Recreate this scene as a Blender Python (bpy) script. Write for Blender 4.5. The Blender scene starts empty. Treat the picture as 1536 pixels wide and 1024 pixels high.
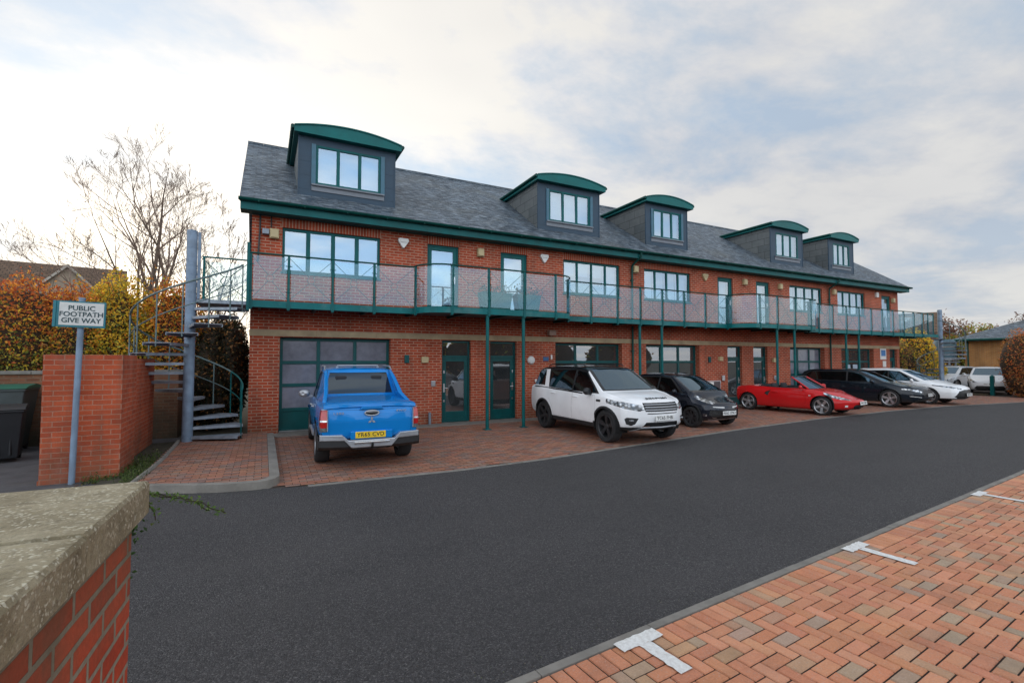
import bpy, bmesh, math, random
import numpy as np
from mathutils import Vector, Matrix, Euler
random.seed(7)
RN = random.Random
PI = math.pi
sc = bpy.context.scene
COL = sc.collection

# ---------------------------------------------------------------- materials
class NT:
    def __init__(s, name):
        s.m = bpy.data.materials.new(name); s.m.use_nodes = True
        s.t = s.m.node_tree; s.t.nodes.clear()
        s.out = s.t.nodes.new('ShaderNodeOutputMaterial')
    def n(s, typ, **kw):
        nd = s.t.nodes.new(typ)
        for k, v in kw.items():
            if k.startswith('_'): setattr(nd, k[1:], v)
            else: s.put(nd, k, v)
        return nd
    def put(s, nd, k, v):
        i = None
        if isinstance(k, int): i = nd.inputs[k]
        else:
            kk = k.replace('__', ' ')
            i = nd.inputs[kk]
        if hasattr(v, 'is_output') or isinstance(v, bpy.types.NodeSocket): s.t.links.new(v, i)
        else:
            if i.type == 'RGBA' and len(v) == 3: v = (*v, 1)
            i.default_value = v
    def mix(s, f, a, b, blend='MIX'):
        nd = s.t.nodes.new('ShaderNodeMix'); nd.data_type = 'RGBA'; nd.blend_type = blend
        s.put(nd, 0, f); s.put(nd, 6, a); s.put(nd, 7, b)
        return nd.outputs[2]
    def math(s, op, a, b=0.0, clamp=False, c=None):
        nd = s.t.nodes.new('ShaderNodeMath'); nd.operation = op; nd.use_clamp = clamp
        s.put(nd, 0, a); s.put(nd, 1, b)
        if c is not None: s.put(nd, 2, c)
        return nd.outputs[0]
    def ramp(s, f, stops, interp='LINEAR'):
        nd = s.t.nodes.new('ShaderNodeValToRGB'); nd.color_ramp.interpolation = interp
        el = nd.color_ramp.elements
        while len(el) < len(stops): el.new(0.5)
        for e, (p, c) in zip(el, stops):
            e.position = p; e.color = (*c, 1) if len(c) == 3 else c
        s.put(nd, 0, f); return nd.outputs[0]
    def noise(s, vec, scale, detail=4, rough=.55):
        return s.n('ShaderNodeTexNoise', Vector=vec, Scale=scale, Detail=detail, Roughness=rough).outputs[0]
    def coord(s, which='UV'):
        return s.t.nodes.new('ShaderNodeTexCoord').outputs[which]
    def bsdf(s, **kw):
        b = s.n('ShaderNodeBsdfPrincipled')
        for k, v in kw.items(): s.put(b, k, v)
        s.t.links.new(b.outputs[0], s.out.inputs[0]); return b
    def bump(s, b, h, strength=.3, dist=.01):
        nd = s.n('ShaderNodeBump', Height=h, Strength=strength, Distance=dist)
        s.t.links.new(nd.outputs[0], b.inputs['Normal'])

def simple(name, col, rough=.5, metal=0., var=.12, scale=6., coat=0., bump=0., spec=.5, dirt=None):
    m = NT(name); c = m.coord('Object')
    nz = m.noise(c, scale, 5)
    lo = tuple(x*(1-var) for x in col); hi = tuple(min(1, x*(1+var)) for x in col)
    cc = m.ramp(nz, [(.3, lo), (.7, hi)])
    if dirt:
        d = m.ramp(m.noise(c, scale*.6, 7, .7), [(.5, (0, 0, 0)), (.75, (1, 1, 1))])
        cc = m.mix(m.math('MULTIPLY', d, dirt[1]), cc, dirt[0])
    b = m.bsdf(Base__Color=cc, Roughness=rough, Metallic=metal)
    if coat: m.put(b, 'Coat Weight', coat); m.put(b, 'Coat Roughness', .03)
    m.put(b, 'Specular IOR Level', spec)
    rr = m.math('ADD', m.math('MULTIPLY', nz, .15), rough-.07); m.put(b, 'Roughness', rr)
    if bump: m.bump(b, m.noise(c, scale*12, 3), bump, .01)
    return m.m

def brick(name, c1, c2, mortar, w=.225, h=.075, ms=.011, off=.5, bump=.6, rough=.85, var=.25, stain=None, big=.5, white=0):
    m = NT(name); uv = m.coord('UV')
    # a little waviness so that the courses are not ruler straight
    wob = m.n('ShaderNodeTexNoise', Vector=uv, Scale=8., Detail=6., Roughness=.7)
    wv = m.n('ShaderNodeVectorMath', _operation='MULTIPLY_ADD'); m.put(wv, 0, wob.outputs[1]); m.put(wv, 1, (.008, .008, 0)); m.put(wv, 2, uv)
    br = m.n('ShaderNodeTexBrick', Vector=wv.outputs[0], Color1=c1, Color2=c2, Mortar=mortar, Scale=1., **{'Mortar__Size': ms, 'Mortar__Smooth': .15, 'Bias': -.1, 'Brick__Width': w, 'Row__Height': h})
    br.offset = off
    fine = m.noise(uv, 45, 4, .7); blotch = m.noise(uv, 1.3, 5, .6)
    cc = m.mix(var, br.outputs[0], m.ramp(fine, [(.25, (.25,)*3), (.75, (.9,)*3)]), 'OVERLAY')
    cc = m.mix(big, cc, m.ramp(blotch, [(.3, (.3,)*3), (.7, (.72,)*3)]), 'OVERLAY')
    so = m.n('ShaderNodeMapping', Vector=m.coord('Object')); so.inputs['Scale'].default_value = (2.6, 2.6, .22)
    strk = m.ramp(m.noise(so.outputs[0], 1.6, 5, .65), [(.5, (0,)*3), (.7, (1,)*3)])
    cc = m.mix(m.math('MULTIPLY', strk, .38), cc, (.10, .07, .05))
    if stain:
        o = m.coord('Object'); sp = m.n('ShaderNodeSeparateXYZ', Vector=o)
        hgt = m.math('MULTIPLY_ADD', m.noise(o, 2.2, 5, .7), .9)
        lvl = m.math('SUBTRACT', m.math('ADD', m.noise(o, 2.2, 5, .7), stain[2]), m.math('MULTIPLY', sp.outputs[2], stain[3]), True)
        cc = m.mix(m.math('MULTIPLY', lvl, stain[1], True), cc, stain[0])
    if white:
        wn = m.ramp(m.noise(uv, .9, 6, .75), [(.56, (0, 0, 0)), (.72, (1, 1, 1))])
        cc = m.mix(m.math('MULTIPLY', wn, white), cc, (.5, .46, .42))
    b = m.bsdf(Base__Color=cc, Roughness=rough)
    m.put(b, 'Specular IOR Level', .25)
    hh = m.math('ADD', m.math('MULTIPLY', br.outputs[1], -1.), m.math('MULTIPLY', fine, .35))
    m.bump(b, hh, bump, .006)
    return m.m

# ---------------------------------------------------------------- mesh builder
class MB:
    def __init__(s): s.v = []; s.f = []; s.uv = {}; s.mi = {}; s.fc = {}; s.cur = 0
    def add(s, vs, fs):
        o = len(s.v); s.v += [tuple(p) for p in vs]
        for f in fs:
            if s.cur: s.mi[len(s.f)] = s.cur
            s.f.append(tuple(i+o for i in f))
        return s
    def quad(s, a, b, c, d, uv=None, col=None):
        k = len(s.f); s.add((a, b, c, d), ((0, 1, 2, 3),))
        if uv: s.uv[k] = uv
        if col: s.fc[k] = col
        return s
    def box(s, x0, x1, y0, y1, z0, z1):
        vs = [(x, y, z) for z in (z0, z1) for y in (y0, y1) for x in (x0, x1)]
        return s.add(vs, ((0, 2, 3, 1), (4, 5, 7, 6), (0, 1, 5, 4), (2, 6, 7, 3), (0, 4, 6, 2), (1, 3, 7, 5)))
    def obox(s, c, ax, ay, az, hx, hy, hz):
        c = Vector(c); ax = Vector(ax)*hx; ay = Vector(ay)*hy; az = Vector(az)*hz
        vs = [c+ax*x+ay*y+az*z for z in (-1, 1) for y in (-1, 1) for x in (-1, 1)]
        return s.add(vs, ((0, 2, 3, 1), (4, 5, 7, 6), (0, 1, 5, 4), (2, 6, 7, 3), (0, 4, 6, 2), (1, 3, 7, 5)))
    def tube(s, path, r, n=8, cap=True, closed=False):
        P = [Vector(p) for p in path]; m = len(P)
        rr = r if isinstance(r, (list, tuple)) else [r]*m
        vs = []; up = None
        for i, p in enumerate(P):
            if closed: t = P[(i+1) % m]-P[i-1]
            else: t = P[min(i+1, m-1)]-P[max(i-1, 0)]
            if t.length < 1e-9: t = Vector((0, 0, 1))
            t.normalize()
            if up is None:
                up = Vector((0, 0, 1)) if abs(t.z) < .9 else Vector((1, 0, 0))
            a = t.cross(up)
            if a.length < 1e-6: a = t.orthogonal()
            a.normalize(); b = a.cross(t).normalized(); up = b
            for k in range(n):
                an = 2*PI*k/n
                vs.append(p+(a*math.cos(an)+b*math.sin(an))*rr[i])
        fs = []
        for i in range(m if closed else m-1):
            j = (i+1) % m
            for k in range(n):
                k2 = (k+1) % n
                fs.append((i*n+k, i*n+k2, j*n+k2, j*n+k))
        if cap and not closed:
            fs.append(tuple(range(n-1, -1, -1))); fs.append(tuple((m-1)*n+k for k in range(n)))
        return s.add(vs, [f[::-1] for f in fs])
    def bar(s, a, b, r, n=8): return s.tube([a, b], r, n)
    def prism(s, poly, fn, d0, d1):
        """poly: 2D list; fn(u,v,d)->3D"""
        n = len(poly)
        vs = [fn(u, v, d0) for u, v in poly]+[fn(u, v, d1) for u, v in poly]
        fs = [tuple(range(n-1, -1, -1)), tuple(range(n, 2*n))]+[(i, (i+1) % n, n+(i+1) % n, n+i) for i in range(n)]
        return s.add(vs, fs)
    def lathe(s, prof, n=24, fn=None):
        """prof: (r,h) list, axis z by default; fn maps (x,y,z)"""
        fn = fn or (lambda x, y, z: (x, y, z)); vs = []
        for r, h in prof:
            for k in range(n):
                a = 2*PI*k/n; vs.append(fn(r*math.cos(a), r*math.sin(a), h))
        fs = []
        for i in range(len(prof)-1):
            for k in range(n):
                k2 = (k+1) % n
                fs.append((i*n+k, i*n+k2, (i+1)*n+k2, (i+1)*n+k))
        return s.add(vs, fs)
    def grid(s, rows, close=False, flip=False):
        m = len(rows); n = len(rows[0]); vs = [p for r in rows for p in r]; fs = []
        for i in range(m-1):
            for k in range(n if close else n-1):
                k2 = (k+1) % n
                f = (i*n+k, i*n+k2, (i+1)*n+k2, (i+1)*n+k)
                fs.append(f[::-1] if flip else f)
        return s.add(vs, fs)
    def build(s, name, mats, parent=None, smooth=None, bevel=0, loc=None, fix=True):
        me = bpy.data.meshes.new(name); me.from_pydata(s.v, [], s.f); 
        if fix:
            bm = bmesh.new(); bm.from_mesh(me); bmesh.ops.recalc_face_normals(bm, faces=bm.faces); bm.to_mesh(me); bm.free()
        if not isinstance(mats, (list, tuple)): mats = [mats]
        for m in mats: me.materials.append(m)
        for k, v in s.mi.items(): me.polygons[k].material_index = v
        autouv(me, s.uv)
        if s.fc:
            at = me.attributes.new('Col', 'FLOAT_COLOR', 'FACE')
            arr = np.ones((len(me.polygons), 4), dtype=np.float32); arr[:, :3] = (.075, .052, .035)
            for k, c in s.fc.items(): arr[k, :3] = c
            at.data.foreach_set('color', arr.ravel())
        if smooth:
            me.polygons.foreach_set('use_smooth', [True]*len(me.polygons)); me.set_sharp_from_angle(angle=math.radians(smooth))
        return link(name, me, parent, bevel, loc)

def autouv(me, given=None):
    nl = len(me.loops); 
    if nl == 0: return
    co = np.zeros(len(me.vertices)*3); me.vertices.foreach_get('co', co); co = co.reshape(-1, 3)
    li = np.zeros(nl, dtype=np.int32); me.loops.foreach_get('vertex_index', li)
    nf = len(me.polygons); nr = np.zeros(nf*3); me.polygons.foreach_get('normal', nr); nr = nr.reshape(-1, 3)
    tot = np.zeros(nf, dtype=np.int32); me.polygons.foreach_get('loop_total', tot)
    N = np.repeat(nr, tot, axis=0); P = co[li]
    hz = np.hypot(N[:, 0], N[:, 1]); flat = hz < .15
    hs = np.where(hz < 1e-6, 1, hz)
    tx, ty = -N[:, 1]/hs, N[:, 0]/hs
    u = P[:, 0]*tx+P[:, 1]*ty
    # up tangent = n x t
    ux = -N[:, 2]*N[:, 0]/hs; uy = -N[:, 2]*N[:, 1]/hs; uz = hz
    v = P[:, 0]*ux+P[:, 1]*uy+P[:, 2]*uz
    u = np.where(flat, P[:, 0], u); v = np.where(flat, P[:, 1], v)
    uv = np.stack([u, v], 1)
    if given:
        st = np.zeros(nf, dtype=np.int32); me.polygons.foreach_get('loop_start', st)
        for k, q in given.items(): uv[st[k]:st[k]+len(q)] = q
    L = me.uv_layers.new(name='UVMap'); L.data.foreach_set('uv', uv.astype(np.float32).ravel())

def link(name, me, parent=None, bevel=0, loc=None):
    o = bpy.data.objects.new(name, me); COL.objects.link(o)
    if loc: o.location = loc
    if parent: adopt(o, parent)
    if bevel:
        b = o.modifiers.new('bevel', 'BEVEL'); b.width = bevel; b.segments = 2; b.limit_method = 'ANGLE'; b.angle_limit = math.radians(40); b.harden_normals = False
    return o
def wmat(o):
    m = Matrix.LocRotScale(o.location, o.rotation_euler, o.scale)
    return wmat(o.parent) @ o.matrix_parent_inverse @ m if o.parent else m
LOCAL = set()
def adopt(o, parent):
    o.parent = parent
    r = parent
    while r.parent: r = r.parent
    if r.name in LOCAL: return
    o.matrix_parent_inverse = wmat(parent).inverted()

def thing(name, label, cat, loc=(0, 0, 0), rz=0, group=None, local=False):
    o = bpy.data.objects.new(name, None); COL.objects.link(o); o.empty_display_size = .2
    o.location = loc; o.rotation_euler = (0, 0, rz)
    tag(o, label, cat, group)
    if local: LOCAL.add(o.name)
    return o
def tag(o, label, cat, group=None, kind=None):
    o['label'] = label; o['category'] = cat
    if group: o['group'] = group
    if kind: o['kind'] = kind
    return o
def struct(o): o['kind'] = 'structure'; return o
def dup(o, parent=None):
    c = o.copy(); COL.objects.link(c)
    if parent: c.parent = parent
    for ch in list(o.children): dup(ch, c)
    return c
def text_mesh(txt, size, ext=.004, sx=1.0, font=None, space=1.0):
    cu = bpy.data.curves.new('lettering', 'FONT'); cu.body = txt; cu.size = size; cu.align_x = 'CENTER'; cu.align_y = 'CENTER'; cu.extrude = ext; cu.space_character = space; cu.resolution_u = 3; cu.space_line = .92
    cu.offset = size*.012
    o = bpy.data.objects.new('tmp', cu); COL.objects.link(o)
    bpy.context.view_layer.update()
    me = bpy.data.meshes.new_from_object(o.evaluated_get(bpy.context.evaluated_depsgraph_get()))
    bpy.data.objects.remove(o); bpy.data.curves.remove(cu)
    me.transform(Matrix.Diagonal((sx, 1, 1, 1)))
    return me
def text(name, txt, size, mat, M, parent, ext=.004, sx=1.0, space=1.0):
    me = text_mesh(txt, size, ext, sx, space=space); me.name = name; me.transform(M); me.materials.clear(); me.materials.append(mat)
    return link(name, me, parent)
# ---------------------------------------------------------------- camera
PITCH = math.atan2(29, 725); YAW = math.atan2(373, 725); CAMH = 1.78
cam = bpy.data.cameras.new('camera'); camo = bpy.data.objects.new('camera', cam); COL.objects.link(camo)
cam.sensor_width = 36; cam.lens = 36*725/1536; cam.clip_start = .05; cam.clip_end = 3000
camo.location = (0, 0, CAMH); camo.rotation_euler = (PI/2+PITCH, 0, -YAW)
sc.camera = camo
# ---------------------------------------------------------------- sky
SUN_AZ = math.radians(-9.4); SUN_EL = math.radians(13)
w = bpy.data.worlds.new('World'); sc.world = w; w.use_nodes = True
t = w.node_tree; t.nodes.clear()
W = NT.__new__(NT); W.t = t; W.out = t.nodes.new('ShaderNodeOutputWorld')
sky = W.n('ShaderNodeTexSky', _sky_type='NISHITA', _sun_disc=False, _sun_elevation=SUN_EL, _sun_rotation=SUN_AZ, _air_density=1.2, _dust_density=1.5, _ozone_density=2.)
dirv = W.coord('Generated')
sp = W.n('ShaderNodeSeparateXYZ', Vector=dirv)
zz = W.math('ADD', W.math('MAXIMUM', sp.outputs[2], 0.), .16)
cx = W.math('DIVIDE', sp.outputs[0], zz); cy = W.math('DIVIDE', sp.outputs[1], zz)
cv = W.n('ShaderNodeCombineXYZ', X=cx, Y=cy).outputs[0]
mp = W.n('ShaderNodeMapping', Vector=cv); mp.inputs['Rotation'].default_value = (0, 0, .6); mp.inputs['Scale'].default_value = (1.0, 1.35, 1); mp.inputs['Location'].default_value = (3.1, 1.7, 0)
n1 = W.n('ShaderNodeTexNoise', Vector=mp.outputs[0], Scale=1.35, Detail=10., Roughness=.6, Distortion=.15).outputs[0]
n2 = W.n('ShaderNodeTexNoise', Vector=mp.outputs[0], Scale=.6, Detail=4., Roughness=.5).outputs[0]
def glow_at(az, el):
    sd = (math.sin(az)*math.cos(el), math.cos(az)*math.cos(el), math.sin(el))
    dt = W.n('ShaderNodeVectorMath', _operation='DOT_PRODUCT'); W.put(dt, 0, dirv); W.put(dt, 1, sd)
    return W.math('MAXIMUM', dt.outputs['Value'], 0.)
near = glow_at(SUN_AZ, math.radians(9))
glow = W.math('POWER', near, 4.); core = W.math('POWER', near, 260.)
back = W.math('MAXIMUM', W.math('MULTIPLY', sp.outputs[1], -1.), 0.)
pat = W.ramp(n1, [(.39, (.50, .68, .90)), (.46, (.70, .79, .90)), (.51, (.88, .90, .94)), (.58, (1.05, 1.02, .96))])
low = W.ramp(n2, [(.36, (.76, .76, .80)), (.60, (1.03, 1.02, 1.0))])
low = W.mix(W.math('MULTIPLY', glow, .8, True), low, (1., 1., 1.))
hz = W.math('POWER', W.math('SUBTRACT', 1., W.math('MAXIMUM', sp.outputs[2], 0.)), 7.)
pat = W.mix(W.math('MULTIPLY', hz, .55), W.mix(1., pat, low, 'MULTIPLY'), (.90, .91, .93))
pat = W.mix(W.math('MULTIPLY', back, .22), pat, (.62, .82, 1.05))
rgt = W.math('MULTIPLY', W.math('SUBTRACT', sp.outputs[0], .35), 1.6, True)
pat = W.mix(W.math('MULTIPLY', rgt, .72), pat, W.ramp(n1, [(.38, (.60, .66, .75)), (.5, (.72, .74, .78)), (.62, (.86, .86, .86))]))
pat = W.mix(W.math('MULTIPLY', glow, .4), pat, (1.06, 1.0, .89))
skyc = W.mix(1., sky.outputs[0], (.10, .10, .10), 'MULTIPLY')
pat = W.mix(.12, pat, skyc)
sidex = W.math('MAXIMUM', W.math('SUBTRACT', W.math('MULTIPLY', sp.outputs[0], -1.), .38), 0.)  # extra brightness added to the out-of-frame left sky, lights the car sides
bright = W.math('ADD', W.math('ADD', W.math('MULTIPLY', glow, .24), W.math('MULTIPLY', sidex, 1.5)), W.math('ADD', .76, W.math('MULTIPLY', back, 1.3)))  # unseen sky behind the viewer is raised too, added fill for the facade
vm = W.n('ShaderNodeVectorMath', _operation='SCALE'); W.put(vm, 0, pat); W.put(vm, 'Scale', W.math('MULTIPLY', bright, 4.9))
core_c = W.n('ShaderNodeVectorMath', _operation='SCALE'); W.put(core_c, 0, (1., .92, .76)); W.put(core_c, 'Scale', W.math('MULTIPLY', core, 3.))
ad = W.n('ShaderNodeVectorMath', _operation='ADD'); W.put(ad, 0, vm.outputs[0]); W.put(ad, 1, core_c.outputs[0])
fin = ad.outputs[0]
bg = W.n('ShaderNodeBackground', Color=fin, Strength=.12)
t.links.new(bg.outputs[0], W.out.inputs[0])
# ---------------------------------------------------------------- sun (veiled by cloud)
L = bpy.data.lights.new('sun', 'SUN'); L.energy = .6; L.angle = math.radians(14); L.color = (1., .9, .76)
lo = bpy.data.objects.new('sun', L); COL.objects.link(lo)
dv = Vector((math.sin(SUN_AZ)*math.cos(SUN_EL), math.cos(SUN_AZ)*math.cos(SUN_EL), math.sin(SUN_EL)))
lo.rotation_euler = dv.to_track_quat('Z', 'Y').to_euler(); lo.location = dv*60
sc.view_settings.view_transform = 'Standard'; sc.view_settings.look = 'None'; sc.view_settings.exposure = 1.03; sc.view_settings.gamma = 1
sc.view_settings.use_curve_mapping = False
sc.cycles.max_bounces = 8; sc.cycles.transparent_max_bounces = 24; sc.cycles.glossy_bounces = 4; sc.cycles.diffuse_bounces = 3
sc.cycles.use_denoising = True; sc.cycles.caustics_reflective = False; sc.cycles.caustics_refractive = False
# ---------------------------------------------------------------- shared materials
M = {}
M['brick'] = brick('facade_brick', (.40, .066, .026), (.26, .038, .017), (.40, .22, .15), stain=((.10, .085, .05), 1.6, -.28, .55))
M['brick_soldier'] = brick('soldier_brick', (.36, .066, .028), (.25, .042, .02), (.40, .24, .17), w=.075, h=.4, off=0, var=.2)
M['brick_pier'] = brick('pier_brick', (.43, .085, .034), (.32, .058, .025), (.38, .17, .11), ms=.007, stain=((.09, .08, .05), 1.4, -.2, .5), white=.12)
M['brick_brown'] = brick('brown_brick', (.20, .085, .045), (.14, .055, .03), (.18, .11, .07), stain=((.05, .045, .03), 1.5, .1, .5))
M['brick_low'] = brick('low_wall_brick', (.47, .070, .030), (.33, .046, .022), (.27, .235, .18), w=.225, h=.075, ms=.0095, bump=.9, var=.35, stain=((.10, .095, .055), 1.3, -1.2, -.85))
M['brick_yellow'] = brick('yellow_brick', (.42, .19, .05), (.34, .14, .04), (.35, .24, .14))
M['green'] = simple('green_paint', (.0, .095, .097), .5, spec=.25, var=.2, scale=3, dirt=((.05, .12, .11), .25))
M['green_dark'] = simple('green_gutter', (.0, .055, .046), .45, spec=.25, var=.2, scale=3)
M['green_beam'] = simple('beam_paint', (.001, .125, .13), .45, spec=.25, var=.25, scale=2.5, dirt=((.22, .27, .26), .35))
M['green_roof'] = simple('dormer_green', (.0, .118, .115), .45, spec=.25, var=.15, scale=2)
M['green_door'] = simple('door_paint', (.001, .068, .07), .4, spec=.3, var=.2, scale=3, dirt=((.03, .07, .06), .3))
M['galv'] = simple('galvanised_steel', (.27, .31, .36), .5, .4, .25, 8, dirt=((.18, .19, .2), .4))
M['galv_pole'] = simple('weathered_pole_paint', (.19, .26, .35), .55, .1, .25, 5, dirt=((.14, .16, .18), .5))
M['stone'] = simple('band_stone', (.40, .31, .19), .85, 0, .2, 3, bump=.2, dirt=((.16, .12, .08), .5))
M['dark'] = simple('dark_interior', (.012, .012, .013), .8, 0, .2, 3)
M['room'] = simple('room_interior', (.10, .095, .09), .9, 0, .2, 2)
M['blind'] = simple('white_blind', (.34, .40, .47), .8, 0, .06, 2)
M['black'] = simple('black_plastic', (.015, .016, .018), .5, 0, .2, 8)
M['white_pl'] = simple('white_plastic', (.70, .70, .68), .45, 0, .05, 3)
M['cream_pl'] = simple('cream_plastic', (.50, .40, .22), .5, 0, .08, 3)
M['concrete'] = simple('concrete', (.205, .19, .168), .9, 0, .22, 5, bump=.3, dirt=((.12, .11, .09), .5))
M['chrome'] = simple('chrome', (.75, .76, .78), .12, 1., .03, 3)
M['steel'] = simple('brushed_steel', (.55, .56, .58), .3, 1., .05, 4)
M['dgrey'] = simple('dormer_board', (.018, .048, .082), .55, 0, .15, 3)

def slate():
    m = NT('roof_slate'); uv = m.coord('UV')
    br = m.n('ShaderNodeTexBrick', Vector=uv, Color1=(.014, .030, .048), Color2=(.070, .098, .125), Mortar=(.02, .021, .024), Scale=1., **{'Mortar__Size': .007, 'Mortar__Smooth': .1, 'Brick__Width': .26, 'Row__Height': .17})
    br.inputs['Bias'].default_value = 0.
    s = m.noise(uv, 1.6, 6, .7); 
    mp = m.n('ShaderNodeMapping', Vector=uv); mp.inputs['Scale'].default_value = (3.2, 14, 1)
    st = m.noise(mp.outputs[0], 1., 6, .75)
    c = m.mix(.7, br.outputs[0], m.ramp(s, [(.3, (.16,)*3), (.72, (.85,)*3)]), 'OVERLAY')
    c = m.mix(m.math('MULTIPLY', m.ramp(st, [(.50, (0,)*3), (.60, (1,)*3)]), .75), c, (.27, .31, .35))
    c = m.mix(m.math('MULTIPLY', m.ramp(m.noise(uv, .7, 5, .7), [(.5, (0,)*3), (.7, (1,)*3)]), .35), c, (.11, .105, .075))
    b = m.bsdf(Base__Color=c, Roughness=.6)
    sx = m.n('ShaderNodeSeparateXYZ', Vector=uv)
    saw = m.math('FRACT', m.math('DIVIDE', sx.outputs[1], .17))
    hh = m.math('SUBTRACT', m.math('MULTIPLY', m.math('SUBTRACT', 1., saw), 1.), m.math('MULTIPLY', br.outputs[1], 1.2))
    hh = m.math('ADD', hh, m.math('MULTIPLY', m.noise(uv, 30, 3), .3))
    m.bump(b, hh, .8, .012)
    return m.m
M['slate'] = slate()
def cladding():
    m = NT('slate_hung_cladding'); uv = m.coord('UV')
    br = m.n('ShaderNodeTexBrick', Vector=uv, Color1=(.085, .10, .105), Color2=(.125, .138, .14), Mortar=(.03, .032, .035), Scale=1., **{'Mortar__Size': .008, 'Brick__Width': .6, 'Row__Height': .3})
    c = m.mix(.4, br.outputs[0], m.ramp(m.noise(uv, 3, 6, .7), [(.3, (.3,)*3), (.7, (.7,)*3)]), 'OVERLAY')
    b = m.bsdf(Base__Color=c, Roughness=.65); m.bump(b, m.math('MULTIPLY', br.outputs[1], -1.), .5, .008)
    return m.m
M['clad'] = cladding()
def glazing(name, refl=.35, tint=(.8, .88, .9), dirt=.06, dcol=(.6, .65, .68), rough=.01, gcol=(.95, .97, 1.)):
    m = NT(name); c = m.coord('Object')
    fa = m.n('ShaderNodeLayerWeight', Blend=.5).outputs['Facing']
    f = m.math('MULTIPLY_ADD', m.math('POWER', fa, 4.5), .9-refl, c=refl)
    wv = m.n('ShaderNodeBump', Height=m.noise(c, .9, 2), Strength=.05, Distance=.004)
    g = m.n('ShaderNodeBsdfGlossy', Color=gcol, Roughness=rough, Normal=wv.outputs[0])
    tr = m.n('ShaderNodeBsdfTransparent', Color=tint)
    mx = m.n('ShaderNodeMixShader'); m.put(mx, 0, f); m.put(mx, 1, tr.outputs[0]); m.put(mx, 2, g.outputs[0])
    df = m.n('ShaderNodeBsdfDiffuse', Color=dcol)
    dd = m.math('MULTIPLY', m.ramp(m.noise(c, 2.5, 6, .7), [(.3, (.7,)*3), (.75, (1.3,)*3)]), dirt)
    m2 = m.n('ShaderNodeMixShader'); m.put(m2, 0, dd); m.put(m2, 1, mx.outputs[0]); m.put(m2, 2, df.outputs[0])
    m.t.links.new(m2.outputs[0], m.out.inputs[0]); return m.m
M['glass_up'] = glazing('upper_window_glass', .36, (.70, .84, .92), .03, gcol=(.74, .88, 1.))
M['glass_dn'] = glazing('door_glass', .22, (.5, .52, .52), .05)
M['glass_frost'] = glazing('frosted_garage_glass', .16, (.45, .48, .5), .55, (.30, .31, .38), .12)
M['glass_bal'] = glazing('balcony_glass', .06, (.90, .96, .97), .008, (.50, .66, .82), gcol=(.66, .87, 1.))
M['glass_car'] = glazing('car_glass', .17, (.09, .11, .12), .005, gcol=(.58, .80, 1.))
M['glass_dark'] = glazing('privacy_glass', .07, (.025, .03, .033), .005, gcol=(.7, .85, 1.))
M['glass_lamp'] = glazing('lamp_lens', .08, (.92, .95, .96), .02)

def asphalt():
    m = NT('asphalt'); c = m.coord('Object')
    v1 = m.n('ShaderNodeTexVoronoi', Vector=c, Scale=110.); v2 = m.n('ShaderNodeTexVoronoi', Vector=c, Scale=190.)
    g1 = m.n('ShaderNodeSeparateColor', Color=v1.outputs['Color']).outputs[0]; g2 = m.n('ShaderNodeSeparateColor', Color=v2.outputs['Color']).outputs[1]
    b_ = m.noise(c, .55, 6, .6); a = m.noise(c, 240, 2, .6)
    g = m.math('ADD', m.math('MULTIPLY', g1, .6), m.math('MULTIPLY', g2, .4))
    col = m.ramp(g, [(.12, (.026, .0245, .025)), (.45, (.054, .051, .053)), (.75, (.088, .084, .087)), (.93, (.19, .18, .175))])
    col = m.mix(.4, col, m.ramp(b_, [(.3, (.30,)*3), (.7, (.68,)*3)]), 'OVERLAY')
    sp_ = m.n('ShaderNodeMapping', Vector=c); sp_.inputs['Scale'].default_value = (.18, 1.6, 1)
    lane = m.ramp(m.noise(sp_.outputs[0], .6, 4, .6), [(.42, (0,)*3), (.66, (1,)*3)])
    col = m.mix(m.math('MULTIPLY', lane, .3), col, (.085, .08, .08))
    oil = m.ramp(m.noise(c, .8, 7, .75), [(.64, (0,)*3), (.74, (1,)*3)])
    col = m.mix(m.math('MULTIPLY', oil, .35), col, (.022, .021, .022))
    b = m.bsdf(Base__Color=col, Roughness=m.math('MULTIPLY_ADD', b_, .22, c=.60))
    hh = m.math('ADD', m.math('MULTIPLY', v1.outputs[0], -14.), m.math('MULTIPLY', a, .5))
    m.put(b, 'Specular IOR Level', .35); m.bump(b, hh, .6, .004)
    return m.m
M['asphalt'] = asphalt()
def paver(name, sat=1., wet=.75, dark=1.):
    m = NT(name); c = m.coord('Object')
    at = m.n('ShaderNodeAttribute', _attribute_name='Col').outputs[0]
    f = m.noise(c, 90, 3, .7); g = m.noise(c, 6, 5, .7)
    col = m.mix(.4, at, m.ramp(f, [(.25, (.3,)*3), (.75, (.75,)*3)]), 'OVERLAY')
    col = m.mix(.3, col, m.ramp(g, [(.3, (.35,)*3), (.7, (.66,)*3)]), 'OVERLAY')
    sp_ = m.n('ShaderNodeTexVoronoi', Vector=c, Scale=140.).outputs['Color']
    s1 = m.n('ShaderNodeSeparateColor', Color=sp_).outputs[1]
    col = m.mix(m.math('MULTIPLY', m.ramp(s1, [(.9, (0,)*3), (.98, (1,)*3)]), .35), col, (.45, .38, .33))
    col = m.mix(m.math('MULTIPLY', m.ramp(m.noise(c, .9, 6, .72), [(.5, (0,)*3), (.75, (1,)*3)]), .4), col, (.10, .082, .066))
    b = m.bsdf(Base__Color=col, Roughness=wet); m.put(b, 'Specular IOR Level', .3)
    m.bump(b, m.math('ADD', f, m.math('MULTIPLY', g, .6)), .5, .004)
    return m.m
M['paver'] = paver('block_paver')
M['sand'] = simple('joint_sand', (.055, .042, .034), .95, 0, .3, 25, bump=.4)
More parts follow.
